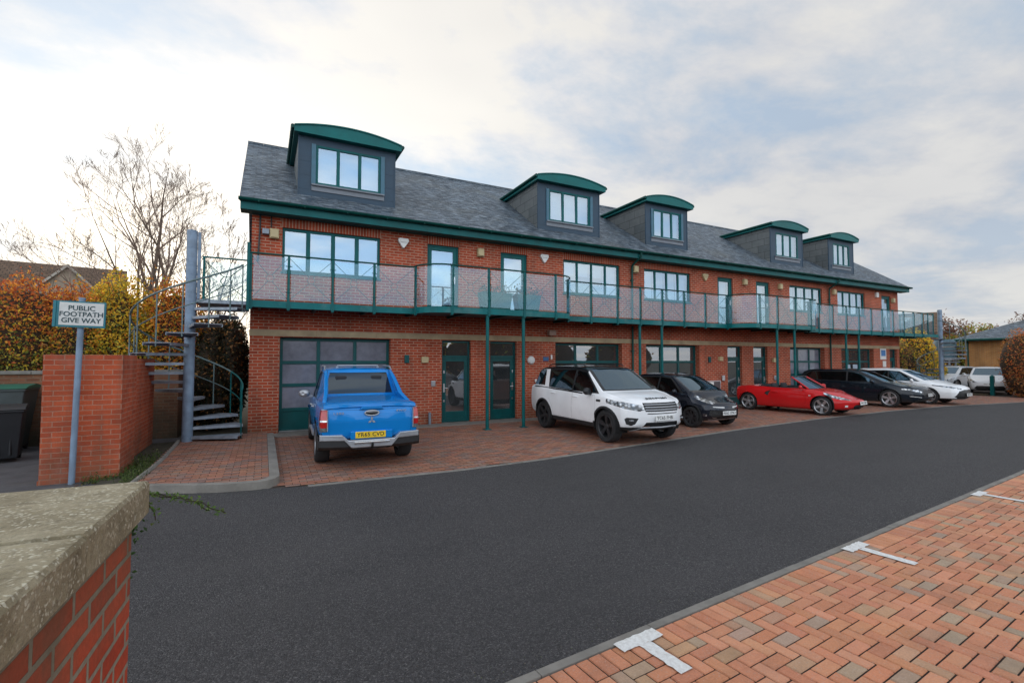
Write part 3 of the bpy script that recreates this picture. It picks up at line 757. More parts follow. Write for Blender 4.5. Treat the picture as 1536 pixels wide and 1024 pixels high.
# dormers -----------------------------------------------------------
M['flash'] = simple('blue_grey_flashing', (.03, .12, .18), .4)
DORM = [(.72, 3.22), (7.9, 10.38), (12.52, 14.64), (19.70, 21.98), (24.02, 26.10)]
DY = 13.5; DT = 7.72
yr = EAVE_Y+(DT-EAVE_Z-.1)/SL
for k, (a, b) in enumerate(DORM):
    d = bpy.data.objects.new('dormer', None); COL.objects.link(d); adopt(d, bld)
    zb = rz(DY)+.1
    for x in (a, b): MB().add([(x, DY, zb-.1), (x, DY, DT), (x, yr+.15, DT)], ((0, 1, 2),)).build('cheek', M['clad'], d, fix=False)
    wa, wb = (a+.42, b-.40) if b-a > 2.3 else (a+.36, b-.34)
    wz0, wz1 = 6.41, 7.46
    fr = MB(); cells(fr, a, b, zb-.12, DT, [(wa, wb, wz0, wz1, .06)], DY); fr.box(a-.012, a+.02, DY-.012, DY+.03, zb-.1, DT); fr.box(b-.02, b+.012, DY-.012, DY+.03, zb-.1, DT)
    for z in (6.25, 6.62, 6.99): fr.box(a+.02, wa-.12, DY-.004, DY+.01, z, z+.008); fr.box(wb+.12, b-.02, DY-.004, DY+.01, z, z+.008)
    fr.build('front_board', M['dgrey'], d, fix=False)
    w_ = MB(); frame_boxes(w_, wa, wb, wz0, wz1, DY+.0, .06, .06, (wa+(wb-wa)/3, wa+(wb-wa)*2/3), (), .085); w_.build('window_frame', M['green'], d, bevel=.004)
    for q0, q1 in ((wa-.11, wa-.001), (wb+.001, wb+.11)) if k < 3 else ():
        MB().box(q0, q1, DY-.03, DY-.001, wz0-.02, wz1+.01).build('side_flashing', M['flash'], d, bevel=.003)
    lights(d, M['glass_up'], wa+.02, wb-.02, wz0+.02, wz1-.02, DY+.03, 3)
    MB().box(wa, wb, DY+.19, DY+.2, wz0+(0 if k else .0), wz1+.1).build('blind', M['blind'], d)
    sl_ = MB(); sl_.box(wa-.1, wb+.1, DY-.07, DY-.001, wz0-.05, wz0-.006); sl_.box(wa-.1, wb+.1, DY-.02, DY-.001, wz0-.18, wz0-.051); sl_.build('sill', simple('lead_flashing', (.16, .18, .21), .5), d, bevel=.003)
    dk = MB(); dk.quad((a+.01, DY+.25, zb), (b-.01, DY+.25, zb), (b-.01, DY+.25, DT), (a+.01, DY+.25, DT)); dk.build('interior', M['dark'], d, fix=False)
    # barrel roof
    o0, o1 = a-.12, b+.14; n = 18; w2 = (o1-o0)/2; cx_ = (o0+o1)/2; rise = .18
    R = (w2*w2+rise*rise)/(2*rise); top = [(o0+(o1-o0)*i/n, DT+.1+math.sqrt(R*R-(o0+(o1-o0)*i/n-cx_)**2)-(R-rise)) for i in range(n+1)]
    yf = DY-.2; br = MB()
    poly_ = [(o0, DT-.07)]+top+[(o1, DT-.07)]
    br.add([(x, yf, z) for x, z in poly_], [tuple(range(len(poly_)))])
    yk = lambda z: EAVE_Y+(z-EAVE_Z-.1)/SL+.25
    br.grid([[(x, yf-.03, z) for x, z in top], [(x, yk(z), z) for x, z in top]])
    br.grid([[(x, yf-.03, z-.03) for x, z in top], [(x, yf-.03, z) for x, z in top]]); br.grid([[(x, yf, z-.03) for x, z in top], [(x, yf-.03, z-.03) for x, z in top]])
    for x in (o0, o1): br.quad((x, yf, DT-.07), (x, yf, DT+.1), (x, yk(DT+.1), DT+.1), (x, yk(DT-.07), DT-.07))
    br.quad((o0, yf, DT-.07), (o1, yf, DT-.07), (o1, yk(DT), DT-.07), (o0, yk(DT), DT-.07))
    br.build('dormer_roof', M['green_roof'], d, fix=False)
    for x, s in ((o0, -1), (o1, 1)): MB().tube([(x+s*.035, yf+.02, DT+.06), (x+s*.035, yk(DT)-.05, DT+.045)], .05, 10).build('gutter', M['green_dark'], d, smooth=40)
# wall furniture -----------------------------------------------------
def wallbox(name, mat, x, z, w_, h, dpt, lab=None, bev=.012):
    o = MB().box(x-w_/2, x+w_/2, FY-dpt, FY-.001, z-h/2, z+h/2).build(name, mat, bld, bevel=bev)
    if lab: o['label'] = lab
    return o
for x, z in ((.19, 4.90), (5.71, 5.0), (11.70, 5.02), (17.5, 5.0), (19.78, 4.98), (23.75, 5.0), (28.98, 4.9)):
    o = MB(); o.box(x-.105, x+.105, FY-.10, FY-.001, z-.12, z+.12); o.box(x-.085, x+.085, FY-.125, FY-.1, z-.1, z+.1); o.build('wall_lamp', M['cream_pl'], bld, bevel=.01)
for x, z in ((3.39, 5.06), (7.93, 5.07), (15.2, 5.05)):
    o = MB(); pr = [(-.13, .10), (.13, .10), (.15, .02), (.02, -.17), (-.02, -.17), (-.15, .02)]
    o.prism([(x+u, z+v) for u, v in pr], lambda u, v, d: (u, d, v), FY-.09, FY-.002); o.box(x-.09, x+.09, FY-.11, FY-.09, z-.02, z+.06); o.build('alarm_box', M['white_pl'] if x < 10 else M['cream_pl'], bld, bevel=.012)
wallbox('alarm_box', M['white_pl'], 27.45, 5.1, .2, .26, .1)
wallbox('camera_housing', M['galv'], -.0, 4.93, .15, .13, .12)
pipe = MB(); pipe.tube([(-.12, FY-.03, 5.33), (-.13, FY-.03, 4.9), (-.16, FY-.03, 4.2)], .022, 6); pipe.tube([(.12, FY-.02, 5.33), (.12, FY-.02, 5.02)], .015, 6); pipe.build('cable', M['black'], bld)
for x, z in ((4.02, 1.81), (15.98, 1.86)): wallbox('wall_lamp', M['cream_pl'], x, z, .19, .17, .11)
wallbox('wall_lamp', M['cream_pl'], 19.27, 1.81, .2, .18, .1)
for x in (3.52, 15.4): wallbox('meter_cover', M['green_door'], x, 1.83, .13, .22, .05)
wallbox('door_entry_panel', M['steel'], 4.28, 1.14, .13, .16, .04)
for x in (7.45,): 
    o = MB(); o.lathe([(.0, 0), (.11, 0), (.13, .02), (.12, .06), (.08, .09), (0, .1)], 18, lambda a, b, c: (x+a, FY-c, 1.8+b)); o.build('fire_bell', M['white_pl'], bld, smooth=50)
wallbox('name_plate', simple('blue_plate', (.03, .10, .22), .3), 8.0, 1.84, .2, .13, .015, bev=.002)
wallbox('vent', M['steel'], 16.15, 1.1, .16, .22, .05); wallbox('vent', M['steel'], 19.35, 1.05, .14, .2, .05)
wallbox('junction_box', M['white_pl'], 8.2, 1.9, .06, .14, .04); wallbox('junction_box', M['white_pl'], 7.62, 1.16, .06, .1, .04)
fl = MB(); fl.box(8.02, 8.28, FY-.2, FY-.06, 2.58, 2.74); fl.box(8.12, 8.18, FY-.06, FY-.001, 2.6, 2.7); fl.build('floodlight', simple('rusty_lamp', (.32, .20, .15), .6), bld, bevel=.012)
sg = wallbox('notice_board', M['white_pl'], 27.95, 2.12, .55, .55, .02, 'small white and blue notice', .003)
o = MB(); o.box(27.75, 28.15, FY-.026, FY-.021, 2.02, 2.32); o.build('notice_print', simple('blue_print', (.06, .2, .45), .5), sg)
wallbox('notice_board', M['white_pl'], 28.05, 1.62, .3, .3, .02, 'small plain white notice', .003)
o = MB(); o.tube([(4.17, FY-.07, .012), (4.17, FY-.07, .34)], .04, 12); o.build('drain_pipe_stub', M['galv'], bld, smooth=40)
for x0, x1 in ((25.1, 25.35), (25.55, 25.95)): 
    MB().box(x0, x1, FY+.17, FY+.175, 1.32, 1.6).build('window_notice', M['blind'], bld)
# ---------------------------------------------------------------- balcony
SY, BY = 12.2, 11.45; RAIL = 4.2; GB, GT = 3.14, 4.16
bal = thing('balcony', 'long green steel balcony with clear glass panels along the brick front', 'balcony', (14.6, 12.4, 0))
def corner(cx, cy, rx, ry, a0, a1, n=6): return [(cx+rx*math.cos(math.radians(a0+(a1-a0)*i/n)), cy+ry*math.sin(math.radians(a0+(a1-a0)*i/n))) for i in range(n+1)]
def bulge(x0, x1): return corner(x0+.75, SY, .75, SY-BY, 180, 270, 7)+corner(x1-.75, SY, .75, SY-BY, 270, 360, 7)
B1 = (3.41, 8.10); B2 = (15.25, 19.95); END = 29.72
plan = [(-.3, SY)]+bulge(*B1)+bulge(*B2)+[(END, SY)]
plan2 = [p for i, p in enumerate(plan) if i == 0 or math.dist(p, plan[i-1]) > 1e-4]
def sweep(mb, pl, prof, closed=False):
    """prof: (outward offset, z); outward is to the camera side of the path"""
    rows = []
    for i, p in enumerate(pl):
        a = Vector(pl[max(i-1, 0)]); b = Vector(pl[min(i+1, len(pl)-1)]); 
        t1 = (Vector(p)-a); t2 = (b-Vector(p))
        t1 = t1.normalized() if t1.length > 1e-9 else t2.normalized(); t2 = t2.normalized() if t2.length > 1e-9 else t1
        t = (t1+t2).normalized(); nrm = Vector((t.y, -t.x)); k = 1/max(.5, math.cos(t1.angle(t2)/2)) if t1.length and t2.length else 1
        rows.append([(p[0]+nrm.x*o*k, p[1]+nrm.y*o*k, z) for o, z in prof])
    mb.grid(rows, close=True)
    n = len(prof); m = len(rows); base = len(mb.v)-n*m
    mb.f.append(tuple(base+i for i in range(n))); mb.f.append(tuple(base+(m-1)*n+i for i in range(n))[::-1])
eb = MB(); sweep(eb, plan2, [(0, 2.985), (0, 3.14), (-.07, 3.14), (-.07, 3.126), (-.014, 3.126), (-.014, 3.0), (-.07, 3.0), (-.07, 2.985)])
eb.build('edge_beam', M['green_beam'], bal)
dk = MB(); rows = [[(x, y+.02, 3.1) for x, y in plan2], [(x, FY-.002, 3.1) for x, y in plan2]]; dk.grid(rows)
dk.grid([[(x, y+.02, 3.055) for x, y in plan2], [(x, FY-.002, 3.055) for x, y in plan2]]); dk.build('deck', simple('balcony_deck', (.10, .105, .11), .8, bump=.2), bal)
x = -.1
while x < 29.6:
    yy = BY+.1 if (B1[0]+.5 < x < B1[1]-.5 or B2[0]+.5 < x < B2[1]-.5) else SY+.06
    MB().box(x-.03, x+.03, yy, FY-.004, 2.99, 3.05).build('joist', M['green_door'], bal); x += 1.2
tr = MB(); 
hr = [(x, y, RAIL) for x, y in plan2]
tr.tube(hr, .021, 8); tr.build('handrail', M['green_dark'], bal, smooth=60)
# posts: (x, y) points on the plan
def on_plan(x):
    for (a, b), (c, d) in zip(plan2, plan2[1:]):
        if a-1e-6 <= x <= c+1e-6 and c-a > 1e-6: return b+(d-b)*(x-a)/(c-a)
    return SY
S1 = [-.28, .49, 1.45, 2.43]; P1 = [3.43, 4.2, 5.22, 6.27, 7.28, 8.08]; S2 = [9.05, 10.1, 11.06, 12.03, 13.05, 14.1, 15.24]; P2 = [16.05, 17.05, 18.1, 19.1, 19.93]; S3 = [20.9, 21.9, 22.95, 23.95, 24.95, 25.9, 26.85, 27.85, 28.8, 29.65]
posts = S1+P1+S2+P2+S3
for x in posts:
    y = on_plan(x); p = MB(); p.box(x-.026, x+.026, y-.012, y+.055, 2.93, RAIL-.015); p.box(x-.034, x+.034, y-.022, y-.012, 2.95, 3.16)
    for z in (3.35, 3.95):
        p.tube([(x-.07, y-.01, z), (x+.07, y-.01, z)], .012, 6)
    p.build('post', M['green'], bal, bevel=.003)
def seg_points(x0, x1):
    out = [(x0, on_plan(x0))]+[q for q in plan2 if x0+.02 < q[0] < x1-.02]+[(x1, on_plan(x1))]
    return out
for a, b in zip(posts, posts[1:]):
    if b-a < .3: continue
    q = seg_points(a, b)
    if len(q) == 2: q = [(a+.045, q[0][1]), (b-.045, q[1][1])]
    g_ = MB(); sweep(g_, q, [(.02, GB+.03), (.02, GT-.015), (.01, GT-.015), (.01, GB+.03)])
    g_.build('glass_panel', M['glass_bal'], bal)
    # crossed tie rods with a hexagonal ring in the middle
    if len(q) == 2:
        r_ = MB(); mx, my, mz = (a+b)/2, on_plan((a+b)/2)+.03, 3.66
        hx = [(mx+.09*math.cos(math.radians(t)), my, mz+.09*math.sin(math.radians(t))) for t in range(0, 360, 60)]
        r_.tube(hx, .007, 5, closed=True)
        for X_, Z_, s, u in ((a, RAIL-.04, -1, 1), (b, RAIL-.04, 1, 1), (a, 3.16, -1, -1), (b, 3.16, 1, -1)):
            r_.bar((X_, my, Z_), (mx+s*.045, my, mz+u*.078), .0075, 6)
        r_.build('tie_rod', M['green_dark'], bal)
cols = [(5.2, BY+.06), (6.27, BY+.06), (11.06, SY+.06), (12.03, SY+.06), (17.05, BY+.06), (18.1, BY+.06), (22.95, SY+.06), (23.95, SY+.06)]
for x, y in cols:
    c = MB(); c.tube([(x, y, .0), (x, y, 2.985)], .045, 16); c.box(x-.09, x+.09, y-.09, y+.09, .0, .015); c.box(x-.08, x+.08, y-.03, y+.08, 2.97, 2.985)
    c.build('column', M['green'], bal, smooth=40)
# landings at both ends
for x0, x1 in ((-1.3, -.32), (29.74, 31.25)):
    ld = MB(); ld.box(x0, x1, SY, FY-.02, 3.02, 3.1); ld.box(x0, x1, FY-.02, FY+.06, 2.96, 3.14); ld.box(x0, x1, SY-.03, SY, 2.985, 3.14) if x0 > 0 else None
    ld.build('landing', M['galv'] if x0 < 0 else M['green_beam'], bal, bevel=.003)
    y = FY+.02; rr = MB()
    for x in (x0+.04, x1-.04): rr.box(x-.025, x+.025, y-.025, y+.025, 3.1, RAIL)
    rr.tube([(x0, y, RAIL), (x1, y, RAIL)], .02); rr.tube([(x0, y, 3.2), (x1, y, 3.2)], .012)
    mx, mz = (x0+x1)/2, 3.66; rr.tube([(mx+.12*math.cos(math.radians(t)), y, mz+.12*math.sin(math.radians(t))) for t in range(0, 360, 60)], .009, 5, closed=True)
    for X_, Z_, s, u in ((x0, RAIL-.04, -1, 1), (x1, RAIL-.04, 1, 1), (x0, 3.2, -1, -1), (x1, 3.2, 1, -1)): rr.bar((X_, y, Z_), (mx+s*.06, y, mz+u*.1), .009, 6)
    rr.build('landing_rail', M['green'], bal)
    MB().box(x0+.06, x1-.06, y+.03, y+.04, 3.16, 4.1).build('glass_panel', M['glass_bal'], bal)
pb = MB(); pb.box(-.36, -.30, SY-.05, SY+.02, 2.9, 4.42); pb.build('end_post', M['green'], bal, bevel=.004)
p = MB()
for x in (30.2, 30.75): p.box(x-.025, x+.025, SY-.02, SY+.03, 3.1, RAIL)
p.tube([(29.7, SY, RAIL), (30.8, SY, RAIL)], .02); p.build('landing_rail', M['green'], bal)
MB().box(29.8, 30.7, SY-.012, SY-.002, 3.16, 4.12).build('glass_panel', M['glass_bal'], bal)
# planters standing on the balcony
def planter(x0, x1, y, label, seed):
    t_ = thing('planter', label, 'planter', ((x0+x1)/2, y, 3.1), group='green planters on the balcony')
    b = MB(); i = .03
    P4 = lambda d, z: [(x0+d, y-.17+d, z), (x1-d, y-.17+d, z), (x1-d, y+.17-d, z), (x0+d, y+.17-d, z)]
    lo, hi, ri = P4(.06, 3.102), P4(0, 3.62), P4(.025, 3.62); inn = P4(.03, 3.55)
    b.add(lo+hi+ri+inn, [(3, 2, 1, 0)]+[(j, (j+1) % 4, 4+(j+1) % 4, 4+j) for j in range(4)]+[(4+j, 4+(j+1) % 4, 8+(j+1) % 4, 8+j) for j in range(4)]+[(8+j, 8+(j+1) % 4, 12+(j+1) % 4, 12+j) for j in range(4)]+[(12, 13, 14, 15)])
    b.build('trough', simple('planter_green', (.012, .11, .10), .5), t_)
    q = RN(seed); l = MB()
    for _ in range(240):
        c = Vector((q.uniform(x0, x1), y+q.gauss(0, .09), 3.58+abs(q.gauss(0, .13)))); leaf(l, c, .035, q, [(.05, .07, .03), (.10, .07, .05), (.07, .1, .035)])
    for _ in range(14):
        x = q.uniform(x0, x1); l2 = Vector((x, y, 3.55)); l.tube([l2, l2+Vector((q.gauss(0, .08), q.gauss(0, .08), q.uniform(.15, .4)))], .004, 3)
    l.build('foliage', M['leaf'], t_, fix=False)
planter(5.13, 6.03, 11.85, 'green planter with taller leafy plant behind the balcony glass', 4)
planter(6.2, 6.95, 11.87, 'shorter green planter beside the handrail post on the balcony', 9)
# ---------------------------------------------------------------- spiral stairs
M['rail'] = simple('weathered_rail_paint', (.10, .155, .16), .5, .1, .25, 6, dirt=((.2, .2, .19), .3))
def spiral(cx, cy, a0, step, n, rise, top, R, sgn, label, hi_gap=False):
    t = thing('spiral_staircase', label, 'staircase', (cx, cy, 0), group='spiral staircases at the building ends')
    c = MB(); c.lathe([(0, 0), (.1, 0), (.1, top), (.075, top+.01), (0, top+.01)], 20, lambda x, y, z: (cx+x, cy+y, z))
    for k in range(1, int(top/.19)): c.lathe([(.1, k*.19-.004), (.1035, k*.19-.003), (.1035, k*.19+.003), (.1, k*.19+.004)], 20, lambda x, y, z: (cx+x, cy+y, z))
    c.build('centre_pole', M['galv_pole'], t, smooth=40)
    if top > 4.4:
        c = MB(); c.box(cx+.105, cx+.16, cy-.02, cy+.05, 3.1, top-.02); c.build('bracket', M['galv_pole'], t, bevel=.003)
    pt = lambda r, a, z: (cx+r*math.cos(math.radians(a))*sgn, cy+r*math.sin(math.radians(a)), z)
    rail, mid = [], []
    for k in range(n):
        a = a0+step*k; z = rise*(k+1); m = MB(); h = 15
        A = [pt(.09, a-30, z), pt(R, a-h, z), pt(R, a-h/2, z), pt(R, a, z), pt(R, a+h/2, z), pt(R, a+h, z), pt(.09, a+30, z)]
        m.add(A+[(x, y, zz-.012) for x, y, zz in A], [tuple(range(7)), tuple(range(13, 6, -1))]+[(i, (i+1) % 7, 7+(i+1) % 7, 7+i) for i in range(7)])
        for aa in (-1, 1):   # downturned edges of the folded tread
            p0, p1 = Vector(pt(.09, a+aa*30, z-.012)), Vector(pt(R, a+aa*h, z-.012)); d = Vector((0, 0, -.045))
            q0, q1 = Vector(pt(.09, a+aa*27, z-.012)), Vector(pt(R-.01, a+aa*(h-.6), z-.012))
            m.add([p0, p1, p1+d, p0+d, q0, q1, q1+d, q0+d], ((0, 1, 2, 3), (4, 5, 6, 7), (0, 1, 5, 4), (2, 3, 7, 6), (1, 2, 6, 5), (0, 3, 7, 4)))
        m.build('tread', M['galv'], t)
        top_z = z+.95
        low = k < 3
        b = MB(); b.tube([pt(R-.02, a, z-.08), pt(R-.02, a, top_z)], .0135, 8); b.build('baluster', M['green'] if low else M['rail'], t, smooth=50)
        for s in range(4):
            aa = a+step*s/4; z2 = top_z+rise*s/4
            if k < n-1 or s == 0: rail.append(pt(R-.02, aa, z2)); mid.append(pt(R-.02, aa, z2-.45))
    cut = 9
    for nm, seg, mt in (('handrail', rail[:cut], M['green']), ('handrail', rail[cut-1:], M['rail']), ('mid_rail', mid[:cut], M['green']), ('mid_rail', mid[cut-1:], M['rail'])):
        MB().tube(seg, .019 if nm == 'handrail' else .011, 8).build(nm, mt, t, smooth=60)
    return t
spiral(-1.39, 12.2, -8, 25.2, 15, .194, 4.55, 1.02, 1, 'grey spiral staircase beside the brick pier wall and dark passage')
spiral(31.6, 12.25, -10, 25.2, 15, .194, 4.45, 1.0, -1, 'grey spiral staircase in front of the yellow shrubs by the white hatchback')
# ---------------------------------------------------------------- foreground wall with lichened coping
wt = thing('low_brick_wall', 'low red brick wall with lichen spotted stone coping in the near corner', 'wall', (-.9, 2.1, 0), -math.radians(2.6), local=True)
b = MB(); b.box(-.95, .505, -5, .035, -.05, 1.24); b.build('brickwork', M['brick_low'], wt)
y = .07; k = 0; cr = RN(2)
while y > -5:
    l = .585 if k == 0 else .6
    m = MB(); nx, ny = 14, 8
    x0, x1, y0, y1 = -1.0, .535, y-l+.008, y
    dz = cr.uniform(-.003, .003)
    top = [[(x0+(x1-x0)*i/nx, y0+(y1-y0)*j/ny, 1.35+dz+(0 if i in (0, nx) or j in (0, ny) else cr.uniform(0, .004))) for i in range(nx+1)] for j in range(ny+1)]
    e_ = .01
    def ins(p, q): return p
    m.grid(top)
    ring = [top[0][i] for i in range(nx)]+[top[j][nx] for j in range(ny)]+[top[ny][i] for i in range(nx, 0, -1)]+[top[j][0] for j in range(ny, 0, -1)]
    r2 = [(p[0]+(.008 if p[0] > .5 else 0), p[1]+(.008 if p[1] > y1-.001 else 0), p[2]-.012) for p in ring]
    r3 = [(p[0], p[1], 1.24) for p in r2]
    m.grid([ring, r2, r3], close=True)
    rr3 = [(x0, y0, 1.24), (x1+.008, y0, 1.24), (x1+.008, y1, 1.24), (x0, y1, 1.24)]; m.quad(*rr3)
    m.build('coping_stone', M['coping'], wt); y -= l+.003; k += 1
iv = RN(8)
ivy = MB()
for _ in range(110):
    z = 1.24-abs(iv.gauss(0, .07)); leaf(ivy, (-.408+iv.gauss(0, .02), 2.135+abs(iv.gauss(0, .012)), z), .009, iv, [(.04, .10, .02), (.06, .13, .03), (.03, .07, .015)])
for j, (dx, dy, ln) in enumerate(((.26, .08, 22), (.2, .16, 12), (.03, .06, 10))):
    pth = []
    for i in range(ln):
        f = i/ln; p = Vector((-.37+dx*f, 2.15+dy*f+.02*math.sin(i), 1.30-.10*f*f-.03*f)); pth.append(p)
        for _ in range(5): leaf(ivy, p+Vector((iv.gauss(0, .009), iv.gauss(0, .009), iv.gauss(0, .008))), .0075, iv, [(.10, .19, .04), (.08, .15, .03), (.14, .2, .06)])
    ivy.tube(pth, .0018, 4)
tag(ivy.build('ivy', M['leaf'], fix=False), 'green ivy sprig trailing from the end of the lichened coping', 'ivy')
# ---------------------------------------------------------------- pier wall, retaining wall
pw = thing('brick_pier_wall', 'tall red brick pier wall behind the footpath sign', 'wall', (-2.4, 9.4, 0))
b = MB(); b.box(-2.83, -1.91, 9.32, 10.25, -.05, 1.87); b.box(-2.72, -2.07, 10.25, 12.75, -.05, 1.82); b.build('brickwork', M['brick_pier'], pw)
b = MB(); b.box(-2.845, -1.895, 9.305, 10.265, -.05, .06); b.build('plinth', M['brick_pier'], pw, bevel=.006)
tw = MB() if False else None
if tw: tw.quad((-2.83, 9.316, 1.64), (-1.91, 9.316, 1.64), (-1.91, 9.316, 1.872), (-2.83, 9.316, 1.872), uv=[(0, .1), (.92, .1), (.92, .33), (0, .33)])
rw_ = thing('retaining_wall', 'dark brown brick retaining wall behind the spiral stairs', 'wall', (-4, 13.7, 0))
b = MB(); b.box(-16, -1.75, 13.62, 13.95, -.05, 1.5); b.box(-1.95, -1.75, 13.95, 20, -.05, 1.5); b.build('brickwork', M['brick_brown'], rw_)
b = MB(); x = -16
while x < -2.2: b.box(x, x+.89, 13.58, 13.99, 1.5, 1.57); x += .9
b.build('coping', M['concrete'], rw_, bevel=.005)
struct(MB().add([(-60, 13.95, 1.4), (-1.8, 13.95, 1.4), (-1.8, 60, 2.4), (-60, 60, 2.4), (-60, 13.95, -.1), (-1.8, 13.95, -.1), (-1.8, 60, -.1)], ((0, 1, 2, 3), (4, 5, 1, 0), (5, 6, 2, 1))).build('raised_bank', gm))
# ---------------------------------------------------------------- footpath sign
fs = thing('footpath_sign', 'white and green public footpath give way sign on a leaning grey pole', 'sign', (-2.43, 9.2, 0))
p = MB(); p.tube([(-2.435, 9.2, -.02), (-2.385, 9.2, 2.68)], .038, 14); p.lathe([(0, 0), (.042, 0), (.042, .03), (0, .035)], 14, lambda x, y, z: (-2.385+x, 9.2+y, 2.675+z)); p.build('pole', M['galv_pole'], fs, smooth=40)
TL = math.radians(-2.2); sa = math.sin(TL)
YA = math.radians(-4); SM = Matrix.Translation((-2.39, 9.135, 2.455)) @ Matrix.Rotation(YA, 4, 'Z') @ Matrix.Rotation(math.radians(1.2), 4, 'Y') @ Matrix.Rotation(PI/2, 4, 'X')
def sp3(u, v, d): return SM @ Vector((u, v, -d))
q = MB(); q.prism([(-.305, -.19), (.30, -.19), (.30, .19), (-.305, .19)], sp3, .0, .024); q.prism([(-.305, -.19), (-.27, -.19), (-.27, .19), (-.305, .19)], sp3, -.012, -.001); q.build('board', simple('sign_teal', (.01, .16, .20), .4), fs, bevel=.002)
q = MB(); q.prism([(-.235, -.16), (.28, -.16), (.28, .17), (-.235, .17)], sp3, -.006, -.0005); q.build('panel', simple('sign_white', (.62, .62, .60), .5, dirt=((.4, .38, .33), .4)), fs)
ink = simple('sign_ink', (.01, .045, .055), .5)
for s_, dy in (('PUBLIC', .088), ('FOOTPATH', -.002), ('GIVE WAY', -.092)):
    text('lettering', s_, .098, ink, SM @ Matrix.Translation((.022, dy, .0085)), fs, .002, 1.0)
# ---------------------------------------------------------------- bins
bp = simple('bin_black', (.012, .014, .017), .5); bgn = simple('bin_green', (.012, .11, .07), .5); bgy = simple('bin_grey', (.055, .07, .07), .55)
def wheelie(x, y, rz_, W_, D_, H_, body, lid, label, four=False):
    t = thing('wheelie_bin', label, 'bin', (x, y, 0), rz_, local=True)
    m = MB(); z0, z1 = .07, H_-.08; w0, d0 = W_*.40, D_*.38; w1, d1 = W_*.5, D_*.5
    m.add([(-w0, -d0, z0), (w0, -d0, z0), (w0, d0, z0), (-w0, d0, z0), (-w1, -d1, z1), (w1, -d1, z1), (w1, d1, z1), (-w1, d1, z1)], ((0, 1, 2, 3), (4, 5, 6, 7), (0, 1, 5, 4), (1, 2, 6, 5), (2, 3, 7, 6), (3, 0, 4, 7)))
    m.box(-w1-.015, w1+.015, -d1-.015, d1+.015, z1-.05, z1-.002)
    for xx in (-w0*.6, 0, w0*.6): m.box(xx-.02, xx+.02, -d0-.035, -d0+.0, z0+.05, z0+.5)
    m.build('body', body, t, bevel=.018)
    l = MB(); n = 8; rows = [[(xx, -d1-.03+(2*d1+.05)*i/n, z1+.005+.06*math.sin(PI*(i/n))**.6+(.02 if i > 4 else 0)) for i in range(n+1)] for xx in (-w1-.02, w1+.02)]
    l.grid(rows); l.grid([[(p[0], p[1], z1+.001) for p in rows[0]], rows[0]]); l.grid([[(p[0], p[1], z1+.001) for p in rows[1]], rows[1]]); l.build('lid', lid, t, smooth=50)
    h = MB(); h.tube([(-w1*.8, d1+.0, z1-.03), (-w1*.8, d1+.08, z1-.03), (w1*.8, d1+.08, z1-.03), (w1*.8, d1, z1-.03)], .014); h.build('handle', body, t)
    for sx in (-1, 1):
        for yy in ((-d0, d0) if four else (d0,)):
            wv = MB(); wv.lathe([(0, -.02), (.07, -.025), (.095, -.02), (.095, .02), (.07, .025), (0, .02)], 18, lambda a, b_, c, sx=sx, yy=yy: (sx*(w0-.02)+c, yy+a*.98, .095+b_)); wv.build('wheel', M['black'], t, smooth=40)
    return t
wheelie(-4.12, 11.85, math.radians(14), .60, .72, 1.0, bp, bp, 'black plastic wheelie bin nearest the road in the yard')
wheelie(-4.75, 13.0, math.radians(4), 1.3, .9, 1.32, bgy, bgn, 'large grey four wheeled bin with a green lid', True)
wheelie(-3.5, 13.05, math.radians(-6), .6, .72, 1.05, bgy, bp, 'small dark grey bin half hidden behind the pier wall')
